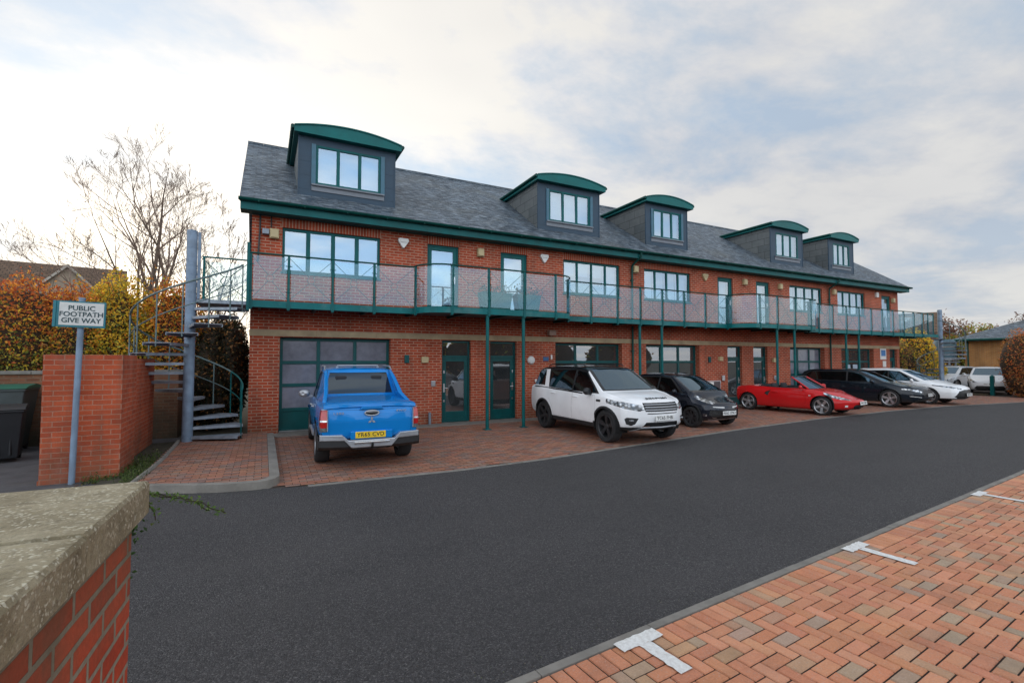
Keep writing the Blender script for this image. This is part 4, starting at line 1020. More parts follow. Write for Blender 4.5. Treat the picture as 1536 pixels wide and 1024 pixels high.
# ---------------------------------------------------------------- hedges and shrubs
def hedge(name, label, cat, ell, n, size, pals, seed, group=None, core=.8, twigs=0, loc=None):
    """ell: list of (centre, radii); leaves fill a shell of each lump; pals: function(pos, rng)->palette"""
    q = RN(seed); c0 = ell[0][0]
    t = thing(name, label, cat, (c0[0], c0[1], 0), group=group)
    mb = MB(); vol = [r[0]*r[2]+r[0]*r[1] for c, r in ell]; tv = sum(vol)
    for (c, r), v in zip(ell, vol):
        for _ in range(int(n*v/tv)):
            d = Vector((q.gauss(0, 1), q.gauss(0, 1), q.gauss(0, 1))).normalized(); k = q.uniform(.78, 1.05)+.05*math.sin(d.x*9+c[0])*math.sin(d.z*8)
            if d.y > .35 and q.random() < .8: d.y = -d.y
            p = Vector((c[0]+d.x*r[0]*k, c[1]+d.y*r[1]*k, c[2]+d.z*r[2]*k))
            if p.z < .02: continue
            leaf(mb, p, size, q, pals(p, q))
    mb.build('leaves', M['leaf'], t, fix=False)
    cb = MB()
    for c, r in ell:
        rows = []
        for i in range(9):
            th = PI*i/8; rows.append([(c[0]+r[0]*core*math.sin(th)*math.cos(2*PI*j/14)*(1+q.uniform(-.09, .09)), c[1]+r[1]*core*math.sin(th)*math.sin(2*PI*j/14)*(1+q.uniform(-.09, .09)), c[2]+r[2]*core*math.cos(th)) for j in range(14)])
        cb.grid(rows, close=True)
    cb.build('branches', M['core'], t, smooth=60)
    if twigs:
        tb = MB()
        for _ in range(twigs):
            c, r = q.choice(ell); a = q.uniform(0, 2*PI); s = q.uniform(.2, .9); b0 = Vector((c[0]+r[0]*s*math.cos(a), c[1]+r[1]*s*math.sin(a), c[2]+r[2]*.6)); d = Vector((q.gauss(0, .25), q.gauss(0, .25), 1)).normalized()*q.uniform(.4, 1.1)
            tb.tube([b0, b0+d*.5+Vector((q.gauss(0, .05), q.gauss(0, .05), 0)), b0+d], [.008, .006, .003], 3)
            for k in range(9): leaf(tb, b0+d*q.uniform(.5, 1.02)+Vector((q.gauss(0, .06), q.gauss(0, .06), q.gauss(0, .06))), size*.9, q, pals(b0, q))
        tb.build('twig', M['leaf'] if False else M['leaf'], t, fix=False)
    return t
RED = [(.66, .17, .04), (.52, .12, .035), (.74, .26, .06), (.40, .10, .035)]; ORG = [(.80, .31, .04), (.64, .22, .035), (.88, .44, .06)]; YEL = [(.95, .66, .05), (.88, .58, .05), (.72, .52, .07)]; GRN = [(.22, .26, .05), (.16, .21, .04), (.34, .36, .06), (.45, .42, .07)]; BRN = [(.40, .18, .06), (.30, .14, .045), (.48, .26, .08)]; DRK = [(.02, .03, .012), (.03, .035, .015), (.045, .035, .02)]
def pal_beech(p, q):
    k = q.random(); h = p.z+q.gauss(0, .35)+.15
    if h < 2.3: return GRN if k < .62 else (YEL if k < .8 else BRN)
    if h < 2.9: return ORG if k < .4 else (YEL if k < .62 else (RED if k < .85 else GRN))
    return RED if k < .62 else ORG
def pal_yel(p, q):
    k = q.random(); return YEL if k < .6 else (GRN if k < .88 else ORG)
def pal_org(p, q):
    k = q.random(); return ORG if k < .5 else (RED if k < .72 else (YEL if k < .86 else GRN))
hedge('beech_hedge', 'russet and green autumn beech hedge behind the bins and footpath sign', 'hedge', [((-11.5, 15.6, 2.2), (1.9, 1.3, 2.0)), ((-9.3, 15.3, 2.1), (1.7, 1.2, 1.85)), ((-7.6, 15.2, 2.1), (1.5, 1.2, 1.65)), ((-6.1, 15.0, 2.0), (1.4, 1.2, 1.6)), ((-4.9, 15.0, 2.1), (1.2, 1.1, 1.6)), ((-3.9, 15.2, 2.0), (1.0, 1.1, 1.6))], 72000, .034, pal_beech, 21, core=.82, twigs=60)
hedge('yellow_shrub', 'bright yellow leaved autumn shrub between the hedge and the spiral stairs', 'shrub', [((-3.15, 15.0, 2.2), (.75, .8, 1.75)), ((-2.75, 14.9, 1.7), (.6, .7, 1.5)), ((-3.5, 15.1, 1.9), (.6, .7, 1.7))], 17000, .036, pal_yel, 22, core=.74, twigs=26)
hedge('orange_shrub', 'orange and brown autumn shrub directly behind the spiral staircase', 'shrub', [((-2.05, 15.2, 2.2), (.8, .9, 1.7)), ((-1.7, 15.6, 1.5), (.7, .9, 1.5))], 13000, .037, pal_org, 23, core=.78, twigs=16)
hedge('dark_shrub', 'dark evergreen shrub in the passage beside the brick gable', 'shrub', [((-.95, 16.2, 1.5), (.62, 1.6, 1.65)), ((-1.15, 14.9, 1.3), (.6, .8, 1.5)), ((-.75, 14.9, 1.7), (.42, .8, 1.15))], 14000, .042, lambda p, q: DRK if q.random() < .8 else BRN, 24, core=.86)
def weeds(name, label, pts, n, seed, h=.14, pal=GRN, cat='weeds'):
    q = RN(seed); mb = MB()
    for _ in range(n):
        x0, x1, y0, y1, z = q.choice(pts); p = Vector((q.uniform(x0, x1), q.uniform(y0, y1), z))
        if q.random() < .5:
            d = Vector((q.gauss(0, .4), q.gauss(0, .4), 1)).normalized()*h*q.uniform(.4, 1.3); s = Vector((q.gauss(0, 1), q.gauss(0, 1), 0)).normalized()*.004; c = q.choice(pal); k = q.uniform(.6, 1.5)
            mb.quad(p-s, p+s, p+d+s*.2, p+d-s*.2, col=(c[0]*k, c[1]*k*1.1, c[2]*k))
        else: leaf(mb, p+Vector((0, 0, abs(q.gauss(0, h*.4)))), .018, q, pal)
    o = mb.build(name, M['leaf'], fix=False); tag(o, label, cat, kind='stuff'); return o
weeds('weeds', 'green weeds growing along the foot of the brick pier wall', [(-2.0, -1.6, 9.3, 11.2, .0), (-1.95, -1.62, 9.6, 11.0, .02), (-2.3, -1.7, 9.05, 9.3, 0), (-1.8, -1.5, 8.4, 9.3, .05), (-1.9, -1.55, 9.2, 10.2, .05)], 1700, 5, .13, [(.07, .11, .02), (.10, .15, .03), (.05, .08, .02), (.13, .14, .05)])
struct(MB().add([(-2.1, 8.3, .02), (-1.58, 8.25, .06), (-1.5, 10.2, .06), (-1.52, 12.6, .05), (-2.1, 12.7, .03)], [(0, 1, 2, 3, 4)]).build('verge', simple('verge_soil', (.045, .04, .025), .95, 0, .4, 8, bump=.5)))
# ---------------------------------------------------------------- trees
def tree(name, label, base, stems, seed, levels=4, group=None, leafpal=None, nleaf=0, lsize=.06, twig=(.5, .9), kids=(4, 6), leafr=.15, minr=.006):
    q = RN(seed); t = thing(name, label, 'tree', base, group=group); tk = MB(); cr = MB(); tips = []
    def grow(p, d, ln, r, lev):
        mb = tk if lev == 0 else cr; n = 6 if lev < 2 else 4
        pth = [p.copy()]; rr = [r]; dd = d.copy()
        for i in range(n):
            dd = (dd+Vector((q.gauss(0, .11), q.gauss(0, .11), q.gauss(0, .07)+.045*(1 if lev else .3)))).normalized(); p = p+dd*ln/n; pth.append(p.copy()); rr.append(max(minr*.6, r*(1-.93*(i+1)/n)))
        mb.tube(pth, rr, 6 if lev == 0 else (4 if lev < 3 else 3), cap=False)
        if lev >= levels: tips.append(pth); return
        for k in range(q.randint(*kids)+(2 if lev == 0 else 0)):
            f = q.uniform(.22, .98); i = min(int(f*n), n-1); s = pth[i].lerp(pth[i+1], f*n-i)
            a = (pth[i+1]-pth[i]).normalized(); o = a.orthogonal().normalized(); o = Matrix.Rotation(q.uniform(0, 6.28), 3, a) @ o
            spread = q.uniform(.45, .95); nd = (a+o*spread*1.05+Vector((0, 0, .16))).normalized()
            grow(s, nd, ln*q.uniform(.38, .62)*(1.1-.45*f), max(minr, rr[i]*.6), lev+1)
    for d, ln, r in stems: grow(Vector(base)+Vector((q.gauss(0, .1), q.gauss(0, .1), 0)), Vector(d).normalized(), ln, r, 0)
    tk.build('trunk', M['bark'], t, smooth=60); cr.build('crown', M['twig'], t, smooth=60)
    if nleaf:
        lf = MB()
        for _ in range(nleaf):
            pth = q.choice(tips); c = q.choice(pth); leaf(lf, c+Vector((q.gauss(0, leafr), q.gauss(0, leafr), q.gauss(0, leafr))), lsize, q, leafpal)
        lf.build('leaves', M['leaf'], t, fix=False)
    return t
R_ = Vector((.889, -.457, 0)); F_ = Vector((.457, .889, 0)); UP = Vector((0, 0, 1))
def sd_(l, u, dep=0): return R_*l+UP*u+F_*dep
tree('bare_tree', 'tall bare winter tree with many spreading branches behind the yellow shrub', (-5.1, 29.8, 2.2), [(sd_(-.02, 1), 9.4, .16), (sd_(.14, 1, .15), 8.2, .13), (sd_(-.34, 1, -.15), 7.8, .12), (sd_(-.85, 1, .15), 6.9, .11), (sd_(.50, 1, -.1), 7.0, .10), (sd_(-.55, 1, .4), 7.0, .09), (sd_(.26, 1, -.4), 7.2, .09), (sd_(-1.2, .95), 5.8, .08), (sd_(.8, .9, .1), 5.4, .07), (sd_(-.15, 1, .3), 7.8, .09), (sd_(-.2, 1, -.4), 7.0, .09), (sd_(.35, 1, .4), 6.8, .08)], 44, levels=4, kids=(4, 5), minr=.0075)
tree('bare_tree', 'smaller bare tree with thin upright twigs seen behind the stair pole', (-2.6, 33, 2.3), [(sd_(-.1, 1), 6.2, .09), (sd_(.15, 1), 6.6, .09), (sd_(.45, 1), 5.5, .07), (sd_(-.4, 1), 5.0, .06), (sd_(.8, .8), 4.6, .06)], 33, levels=4, kids=(3, 4), minr=.012)
# ---------------------------------------------------------------- houses beyond
def house(name, label, x, y, rz_, W_, D_, z0, ze, zr, wall, roofm, wins, gables=()):
    t = thing(name, label, 'house', (x, y, z0), rz_, local=True)
    m = MB(); m.box(-W_/2, W_/2, -D_/2, D_/2, 0, ze); 
    for sx in (-1, 1): m.add([(sx*W_/2, -D_/2, ze), (sx*W_/2, D_/2, ze), (sx*W_/2, 0, zr)], [(0, 1, 2)])
    for gx, gw, gh in gables: m.prism([(gx-gw/2, 0), (gx+gw/2, 0), (gx+gw/2, ze), (gx, ze+gh), (gx-gw/2, ze)], lambda u, v, d: (u, d, v), -D_/2-.6, -D_/2+.01)
    m.build('wall', wall, t)
    r = MB(); o = .25; s = (zr-ze)/(D_/2)
    for sy in (-1, 1): r.add([(-W_/2-o, sy*(D_/2+o), ze-o*s+.02), (W_/2+o, sy*(D_/2+o), ze-o*s+.02), (W_/2+o, 0, zr+.02), (-W_/2-o, 0, zr+.02), (-W_/2-o, sy*(D_/2+o), ze-o*s-.13), (W_/2+o, sy*(D_/2+o), ze-o*s-.13), (W_/2+o, 0, zr-.13), (-W_/2-o, 0, zr-.13)], ((0, 1, 2, 3), (0, 1, 5, 4), (0, 3, 7, 4), (1, 2, 6, 5), (4, 5, 6, 7)))
    for gx, gw, gh in gables:
        for sx in (-1, 1): r.add([(gx+sx*(gw/2+.2), -D_/2-.8, ze-.2*gh/(gw/2)+.05), (gx, -D_/2-.8, ze+gh+.05), (gx, 0, ze+gh+.05), (gx+sx*(gw/2+.2), 0, ze-.2*gh/(gw/2)+.05), (gx+sx*(gw/2+.2), -D_/2-.8, ze-.2*gh/(gw/2)-.1), (gx, -D_/2-.8, ze+gh-.1)], ((0, 1, 2, 3), (0, 1, 5, 4)))
    ro = r.build('roof', roofm, t)
    fb_ = MB()
    for gx, gw, gh in gables:
        for sx in (-1, 1): fb_.add([(gx+sx*(gw/2+.2), -D_/2-.82, ze-.2*gh/(gw/2)+.04), (gx, -D_/2-.82, ze+gh+.04), (gx, -D_/2-.82, ze+gh-.14), (gx+sx*(gw/2+.2), -D_/2-.82, ze-.2*gh/(gw/2)-.14)], ((0, 1, 2, 3),))
    if gables: fb_.build('bargeboard', simple('pale_bargeboard', (.42, .38, .32), .6), t)
    for wx, wz, ww, wh, yy in wins:
        f = MB(); frame_boxes(f, wx-ww/2, wx+ww/2, wz, wz+wh, yy-.05, .06, .07, (wx,), ()); fo = f.build('window', M['white_pl'], t)
        MB().quad((wx-ww/2, yy-.03, wz), (wx+ww/2, yy-.03, wz), (wx+ww/2, yy-.03, wz+wh), (wx-ww/2, yy-.03, wz+wh)).build('pane', M['glass_dn'], fo, fix=False)
    return t
tilem = brick('roof_tile', (.16, .10, .065), (.11, .075, .05), (.04, .03, .025), w=.3, h=.28, ms=.02, off=.5)
rend = simple('tan_render', (.34, .27, .2), .9, 0, .15, 2)
house('detached_house', 'brown roofed house with small gables behind the left hedge', -14.6, 43, math.radians(10), 11, 8, .9, 4.9, 7.4, rend, tilem, [(-1.9, 3.4, 1.5, 1.1, -4.62), (2.9, 3.4, 1.4, 1.1, -4.62), (.6, 3.0, .9, 1.1, -4.02)], gables=((-1.9, 3.4, 1.7), (3.0, 3.6, 1.9)))
house('far_house', 'distant brown brick house seen above the right landing', 53.5, 24.2, math.radians(-70), 6, 6, 0, 4.4, 6.2, M['brick_brown'], tilem, [(0, 1.2, 1.2, 1.1, -3.52)])
# ---------------------------------------------------------------- right hand side
ob = thing('yellow_brick_building', 'single storey yellow brick building with hipped grey roof by the russet hedge', 'building', (48, 10, 0))
x0, x1, y0, y1 = 42, 54, 3.5, 15.0; ze, zr = 3.1, 5.9
m = MB(); m.box(x0, x1, y0, y1, -.2, ze); m.build('wall', M['brick_yellow'], ob)
r = MB(); o = .55; cxm = (x0+x1)/2; A = [(x0-o, y0-o), (x1+o, y0-o), (x1+o, y1+o), (x0-o, y1+o)]; r1, r2 = (cxm, y0+5.2, zr), (cxm, y1-5.2, zr)
v = [(*a, ze+.1) for a in A]+[r1, r2]+[(*a, ze-.02) for a in A]
r.add(v, ((0, 1, 4), (1, 2, 5, 4), (2, 3, 5), (3, 0, 4, 5), (6, 7, 1, 0), (7, 8, 2, 1), (8, 9, 3, 2), (9, 6, 0, 3), (9, 8, 7, 6))); r.build('roof', M['slate'], ob)
g_ = MB(); g_.tube([(x0-o-.05, y0-o, ze+.06), (x0-o-.05, y1+o, ze+.06)], .07, 8); g_.tube([(x0-o-.05, y1+o, ze+.06), (x1+o, y1+o+.05, ze+.06)], .07, 8); g_.tube([(x0-.1, y1-.2, ze), (x0-.1, y1-.2, .1)], .05, 8); g_.build('gutter', M['green_dark'], ob)
f = MB(); frame_boxes(f, 7.0, 8.6, 1.0, 2.3, 0, .06, .07, (7.8,), ()); 
tk_ = thing('water_butt', 'dark teal drum raised on a frame at the corner of the yellow building', 'tank', (40.9, 15.7, 0))
c = MB(); c.lathe([(0, 1.9), (.62, 1.9), (.66, 2.2), (.62, 2.5), (.66, 2.8), (.62, 3.1), (.5, 3.2), (0, 3.2)], 20, lambda a, b_, z: (40.9+a, 15.7+b_, z)); c.build('drum', simple('tank_teal', (.05, .10, .13), .5), tk_, smooth=30)
c = MB()
for sx in (-.45, .45):
    for sy in (-.45, .45): c.box(40.9+sx-.04, 40.9+sx+.04, 15.7+sy-.04, 15.7+sy+.04, -.05, 1.82)
c.box(40.3, 41.5, 15.1, 16.3, 1.82, 1.9); c.build('stand', M['galv'], tk_)
def pal_rt(p, q):
    k = q.random(); return BRN if k < .5 else (DRK if k < .72 else (GRN if k < .92 else YEL))
hedge('mixed_hedge', 'dark brown and green hedge behind the right end of the balcony', 'hedge', [((30.6, 15.6, 1.3), (1.3, 1.2, 1.9)), ((32.4, 15.5, 1.3), (1.4, 1.2, 1.9)), ((34.2, 15.4, 1.2), (1.3, 1.2, 1.7))], 14000, .055, pal_rt, 41, core=.85)
hedge('yellow_shrub', 'tall yellow shrub between the right staircase and the yellow building', 'shrub', [((36.0, 15.3, 1.6), (1.2, 1.1, 2.2)), ((37.6, 15.6, 1.2), (1.1, 1.1, 1.6)), ((36.9, 15.2, 1.0), (1.3, 1.0, 1.3))], 11000, .06, lambda p, q: YEL if q.random() < .5 else (GRN if q.random() < .6 else ORG), 42, core=.8)
hedge('russet_hedge', 'large russet brown beech hedge at the right edge beside the white five door car', 'hedge', [((33.5, 9.75, 1.6), (1.1, .9, 1.7)), ((34.5, 9.0, 1.6), (1.3, 1.0, 2.0)), ((33.2, 9.5, .8), (.9, .8, .9)), ((34.0, 9.3, 2.3), (1.0, .8, 1.1))], 22000, .045, lambda p, q: RED if q.random() < .45 else BRN, 43, core=.86)
tree('russet_tree', 'wide russet tree with thinning pinkish leaves beyond the right staircase', (59.5, 21.3, 0), [(sd_(-.2, 1), 4.6, .12), (sd_(.3, 1), 4.4, .12), (sd_(-.7, .9), 3.8, .1), (sd_(.8, .9), 3.8, .1), (sd_(0, 1, .5), 4.2, .1)], 51, levels=3, kids=(4, 5), leafpal=[(.22, .09, .06), (.18, .08, .05), (.26, .13, .07)], nleaf=4200, lsize=.11, minr=.02, leafr=.25)
hedge('green_tree', 'rounded olive green tree in front of the russet tree', 'tree', [((57.2, 19.6, 2.6), (2.3, 2, 2.5)), ((59, 18.2, 2.4), (2.2, 2, 2.2)), ((55.2, 20.8, 2.2), (1.8, 1.8, 2.0))], 6500, .12, lambda p, q: GRN if q.random() < .6 else BRN, 52, core=.7)
tree('bare_tree', 'low bare tree peeping over the hipped roof at far right', (74, 22, 0), [(sd_(-.3, 1), 6, .12), (sd_(.3, 1), 6.2, .12), (sd_(-.9, .8), 5, .1), (sd_(.9, .8), 5, .1)], 53, levels=3, kids=(4, 6), minr=.025, leafpal=[(.2, .1, .07)], nleaf=700, lsize=.12)
lw = thing('dwarf_wall', 'low dark kerb wall at the far end of the car park', 'wall', (38, 11, 0)); b = MB(); b.box(32.7, 33.0, 10.9, 15, -.02, .10); b.build('brickwork', M['brick_brown'], lw, bevel=.01)
# trees across the road, seen only as reflections and from other angles
for k, (x, y, s) in enumerate(((-9, -24, 1.), (-2, -27, 1.2), (6, -25, .9), (14, -28, 1.25), (23, -26, 1.0), (32, -28, 1.1), (42, -24, 1.))):
    hedge('hedgerow_tree', ['broad olive tree across the court behind the viewer'][0], 'tree', [((x, y, 3*s), (3.2*s, 2.4, 3*s)), ((x+2.5, y+.5, 2*s), (2.6*s, 2, 2.1*s)), ((x-2.4, y, 2*s), (2.4*s, 2, 2.2*s))], 1500, .3, lambda p, q: GRN if q.random() < .5 else BRN, 60+k, core=.93, group='row of trees across the court')
# ---------------------------------------------------------------- vehicles
def lerp_tab(tab, x):
    if x <= tab[0][0]: return tab[0][1]
    for (a, b), (c, d) in zip(tab, tab[1:]):
        if x <= c: return b+(d-b)*(x-a)/(c-a) if c > a else d
    return tab[-1][1]
def smooth_tab(tab, xs, sig):
    n = 9; out = []
    for x in xs:
        s = wsum = 0
        for k in range(-n, n+1):
            w_ = math.exp(-.5*(k/n*2.2)**2); s += w_*lerp_tab(tab, x+k/n*2.2*sig); wsum += w_
        out.append(s/wsum)
    return out
def sstep(a, b, x):
    t = max(0., min(1., (x-a)/(b-a))); return t*t*(3-2*t)
def catmull(pts, ns):
    out = []
    for i in range(len(pts)-1):
        p0 = pts[max(i-1, 0)]; p1 = pts[i]; p2 = pts[i+1]; p3 = pts[min(i+2, len(pts)-1)]
        for k in range(ns[i]):
            t = k/ns[i]; a = tuple(.5*((2*p1[j])+(-p0[j]+p2[j])*t+(2*p0[j]-5*p1[j]+4*p2[j]-p3[j])*t*t+(-p0[j]+3*p1[j]-3*p2[j]+p3[j])*t**3) for j in range(2)); out.append(a)
    out.append(pts[-1]); return out
def paint(name, col, rough=.28, flake=.0, dirt=None):
    m = NT(name); c = m.coord('Object'); nz = m.noise(c, 1.2, 4)
    cc = m.ramp(nz, [(.3, tuple(x*.9 for x in col)), (.7, tuple(min(1, x*1.08) for x in col))])
    sp_ = m.n('ShaderNodeSeparateXYZ', Vector=c)
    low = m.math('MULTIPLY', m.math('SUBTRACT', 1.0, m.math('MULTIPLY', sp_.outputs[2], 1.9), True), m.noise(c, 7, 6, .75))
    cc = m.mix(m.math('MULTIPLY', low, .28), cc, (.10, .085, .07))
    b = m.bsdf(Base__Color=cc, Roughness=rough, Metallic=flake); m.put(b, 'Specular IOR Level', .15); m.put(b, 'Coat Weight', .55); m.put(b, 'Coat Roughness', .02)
    return m.m
CM = dict(tyre=simple('tyre_rubber', (.018, .018, .019), .85, 0, .25, 20, bump=.2), trim=simple('car_trim', (.02, .021, .023), .6, 0, .2, 10), liner=simple('arch_liner', (.006, .006, .006), .9), gap=simple('panel_gap', (.008, .008, .009), .8),
    alloy=simple('alloy_silver', (.45, .46, .48), .3, .8, .1, 5), alloyd=simple('alloy_dark', (.05, .052, .056), .4, .6, .2, 5), disc=simple('brake_disc', (.09, .085, .08), .5, .6), seat=simple('seat_fabric', (.03, .03, .033), .9), red=simple('tail_lamp_red', (.45, .012, .01), .15, 0, .2, 30, coat=1.), silver=simple('bumper_silver', (.42, .44, .47), .35, .6, .08, 5),
    plate_y=simple('plate_yellow', (.75, .50, .02), .35), plate_w=simple('plate_white', (.75, .75, .73), .35), ink=simple('plate_ink', (.01, .01, .012), .5), lamp=simple('lamp_reflector', (.55, .58, .6), .15, .9, .35, 18))
def meshlamp():
    m = NT('headlamp'); c = m.coord('Object'); v = m.n('ShaderNodeTexVoronoi', Vector=c, Scale=11.)
    col = m.ramp(v.outputs[0], [(.12, (.85, .87, .9)), (.42, (.30, .33, .36)), (.6, (.06, .065, .07))])
    b = m.bsdf(Base__Color=col, Roughness=.12, Metallic=.5); m.put(b, 'Coat Weight', 1.); m.put(b, 'Coat Roughness', .01); return m.m
CM['head'] = meshlamp()
def grillemat():
    m = NT('grille_mesh'); c = m.coord('Object'); ck = m.n('ShaderNodeTexVoronoi', Vector=c, Scale=26.).outputs[0]
    m.bsdf(Base__Color=m.ramp(ck, [(.2, (.004,)*3), (.5, (.03,)*3)]), Roughness=.5); return m.m
CM['grille'] = grillemat()

def inset(poly, d):
    n = len(poly); A = sum(poly[i][0]*poly[(i+1) % n][1]-poly[(i+1) % n][0]*poly[i][1] for i in range(n)); s = 1 if A > 0 else -1
    out = []
    for i in range(n):
        p0, p1, p2 = (Vector(poly[i-1]), Vector(poly[i]), Vector(poly[(i+1) % n])); a = (p1-p0).normalized(); b = (p2-p1).normalized()
        n1 = Vector((-a.y, a.x))*s; n2 = Vector((-b.y, b.x))*s; k = (n1+n2); k = k/max(.25, k.length_squared)*2
        out.append(tuple(p1+k*d/1.0*1.0/1.0*.5*2/2*1.0 if False else p1+k*d*.5*1.0*2/2))
    return out
def in_poly(x, y, P): return inside(x, y, P)
class Car:
    def __init__(s, S):
        s.S = S; g = S.get
        xr, xf = S['x0'], S['x1']; n = S.get('n', 100)
        xs = [xr+(xf-xr)*i/(n-1) for i in range(n)]; s.xs = xs
        sg = S.get('sig', .045)
        top = smooth_tab(S['top'], xs, sg); bot = smooth_tab(S['bot'], xs, .06); bel = smooth_tab(S['belt'], xs, .08); wid = smooth_tab(S['wid'], xs, .12)
        tum = S.get('tum', .36); rows = []
        for x, zt, zb, zs, w in zip(xs, top, bot, bel, wid):
            fl = 0
            for ax in S['axles']: fl += S.get('flare', .018)*math.exp(-((x-ax)/.42)**2)
            w += fl; zs = min(zs, zt-.035); h = zt-zs; H = zs-zb; sh = S.get('shoulder', .955)
            yr_ = max(.15, sh*w-tum*h); q = min(1., h/.4); rnd = .035+.045*q
            P = [(0, zb), (.80*w, zb), (.93*w, zb+.03), (.972*w, zb+.15*H+.02), (w, zb+.5*H), (.992*w, zb+.8*H), (sh*w+.012, zs-.015), (sh*w-.012, zs+.012*q+.004)]
            P += [(sh*w-.012-(tum*h*.45)*q-(1-q)*.05, zs+.5*h), (yr_+.01*q-(1-q)*.08, zt-rnd*.75 if h > .12 else zs+.8*h), (yr_-.07-(1-q)*.10, zt-.022-.008*q), (.5*yr_, zt-.006-.012*q*0), (0, zt)]
            rows.append((x, catmull(P, [1, 1, 2, 3, 4, 3, 2, 2, 5, 3, 3, 5])))
        NP = len(rows[0][1])
        loops = []
        for x, hp in rows: loops.append([(x, y, z) for y, z in hp]+[(x, -y, z) for y, z in hp[-2:0:-1]])
        nf = S.get('nose', []); tf = S.get('tail', [])
        def endcap(loop, b, sgn, zc, ring=9, pw=2.6):
            out = []
            for k in range(1, ring+1):
                t = k/ring; sc_ = 1-t if k < ring else .02
                xo = b*(1-sc_**pw)**(1/pw)
                out.append([(p[0]+sgn*xo, p[1]*sc_, zc+(p[2]-zc)*sc_) for p in loop])
            return out
        zcf = S.get('zcf', .55); zcr = S.get('zcr', .6)
        full = endcap(loops[0], S.get('br', .07), -1, zcr)[::-1]+loops+endcap(loops[-1], S.get('bf', .10), 1, zcf)
        kf, kr = S.get('kf', .28), S.get('kr', .12); af, ar = S['axles'][0], S['axles'][1]; hw = S['W']/2
        V = []
        for lp in full:
            o = []
            for x, y, z in lp:
                wf = sstep(af-.1, xf, x); wr = sstep(ar+.1, xr, x) if False else sstep(-(ar+.1), -xr, -x)
                xx = x-kf*wf*abs(y/hw)**2.2+kr*wr*abs(y/hw)**2.2
                if nf: xx += wf*lerp_tab(nf, z)
                if tf: xx += wr*lerp_tab(tf, z)
                o.append((xx, y, z))
            V.append(o)
        mb = MB(); mb.grid(V, close=True); mb.f.append(tuple(range(len(V[0])))); n0 = (len(V)-1)*len(V[0]); mb.f.append(tuple(n0+i for i in range(len(V[0]))))
        bm = bmesh.new(); vs = [bm.verts.new(p) for p in mb.v]
        for f in mb.f:
            try: bm.faces.new([vs[i] for i in f])
            except ValueError: pass
        bmesh.ops.recalc_face_normals(bm, faces=bm.faces)
        s.bm = bm; s.cand = bm.faces.layers.int.new('cand'); s.reg = bm.faces.layers.int.new('reg')
        bm.normal_update(); s.regs = {}; s.next = 1
        from mathutils.bvhtree import BVHTree
        s.bvh = BVHTree.FromBMesh(bm)
    def fx(s, y, z, back=False):
        h = s.bvh.ray_cast(Vector((-9 if back else 9, y, z)), Vector((1 if back else -1, 0, 0)))
        return h[0].x if h[0] is not None else (s.S['x0'] if back else s.S['x1'])
    def bar(s, mb, y0, y1, z0, z1, r, out=.0, n=14):
        mb.tube([(s.fx(y0+(y1-y0)*i/n, z0+(z1-z0)*i/n)+out, y0+(y1-y0)*i/n, z0+(z1-z0)*i/n) for i in range(n+1)], r, 6)
    def pl(s, z): return max(s.fx(y, z+d) for y in (-.25, -.12, 0, .12, .25) for d in (-.05, 0, .05))
    def proj(s, kind, side):
        if kind == 'side': return Vector((1, 0, 0)), Vector((0, 0, 1)), Vector((0, side, 0))
        if kind == 'front': return Vector((0, 1, 0)), Vector((0, 0, 1)), Vector((1, 0, 0))
        if kind == 'screen': return Vector((0, 1, 0)), Vector((0, 0, 1)), Vector((.6, 0, .8))
        if kind == 'rear': return Vector((0, 1, 0)), Vector((0, 0, 1)), Vector((-1, 0, 0))
        if kind == 'rscreen': return Vector((0, 1, 0)), Vector((0, 0, 1)), Vector((-.7, 0, .7))
        if kind == 'top': return Vector((1, 0, 0)), Vector((0, 1, 0)), Vector((0, 0, 1))
        if kind == 'lampf': c, d = math.cos(.6), math.sin(.6); return Vector((-d, side*c, 0)), Vector((0, 0, 1)), Vector((c, side*d, .3)).normalized()
    def cut(s, kind, poly, name, side=1, thr=.25, only=None, rng=None, depth=0.0):
        """cut the outline into the shell and give the faces inside it to region NAME"""
        U, Vv, D = s.proj(kind, side); bm = s.bm; bm.normal_update(); c = s.cand
        us = [p[0] for p in poly]; vs = [p[1] for p in poly]; lo = (min(us), min(vs)); hi = (max(us), max(vs))
        for f in bm.faces:
            f[c] = 0
            if f.normal.dot(D) < thr: continue
            if kind == 'side' and f.calc_center_median().y*side < 0: continue
            if rng and not (rng[0] <= f.calc_center_median().x <= rng[1]): continue
            if only is not None and f[s.reg] not in only: continue
            a = [v.co.dot(U) for v in f.verts]; b = [v.co.dot(Vv) for v in f.verts]
            if max(a) < lo[0] or min(a) > hi[0] or max(b) < lo[1] or min(b) > hi[1]: continue
            f[c] = 1
        n = len(poly)
        for i in range(n):
            p, q = poly[i], poly[(i+1) % n]; d = (q[0]-p[0], q[1]-p[1]); l = math.hypot(*d)
            if l < 1e-6: continue
            no = U*(-d[1]/l)+Vv*(d[0]/l); co = U*p[0]+Vv*p[1]; m = .02
            e0, e1 = (min(p[0], q[0])-m, min(p[1], q[1])-m), (max(p[0], q[0])+m, max(p[1], q[1])+m)
            fs = []
            for f in bm.faces:
                if f[c] != 1: continue
                a = [v.co.dot(U) for v in f.verts]; b = [v.co.dot(Vv) for v in f.verts]
                if max(a) < e0[0] or min(a) > e1[0] or max(b) < e0[1] or min(b) > e1[1]: continue
                fs.append(f)
            if not fs: continue
            geom = list(fs)+list({e for f in fs for e in f.edges})+list({v for f in fs for v in f.verts})
            bmesh.ops.bisect_plane(bm, geom=geom, dist=1e-5, plane_co=co, plane_no=no)
        if name not in s.regs: s.regs[name] = s.next; s.next += 1
        r = s.regs[name]
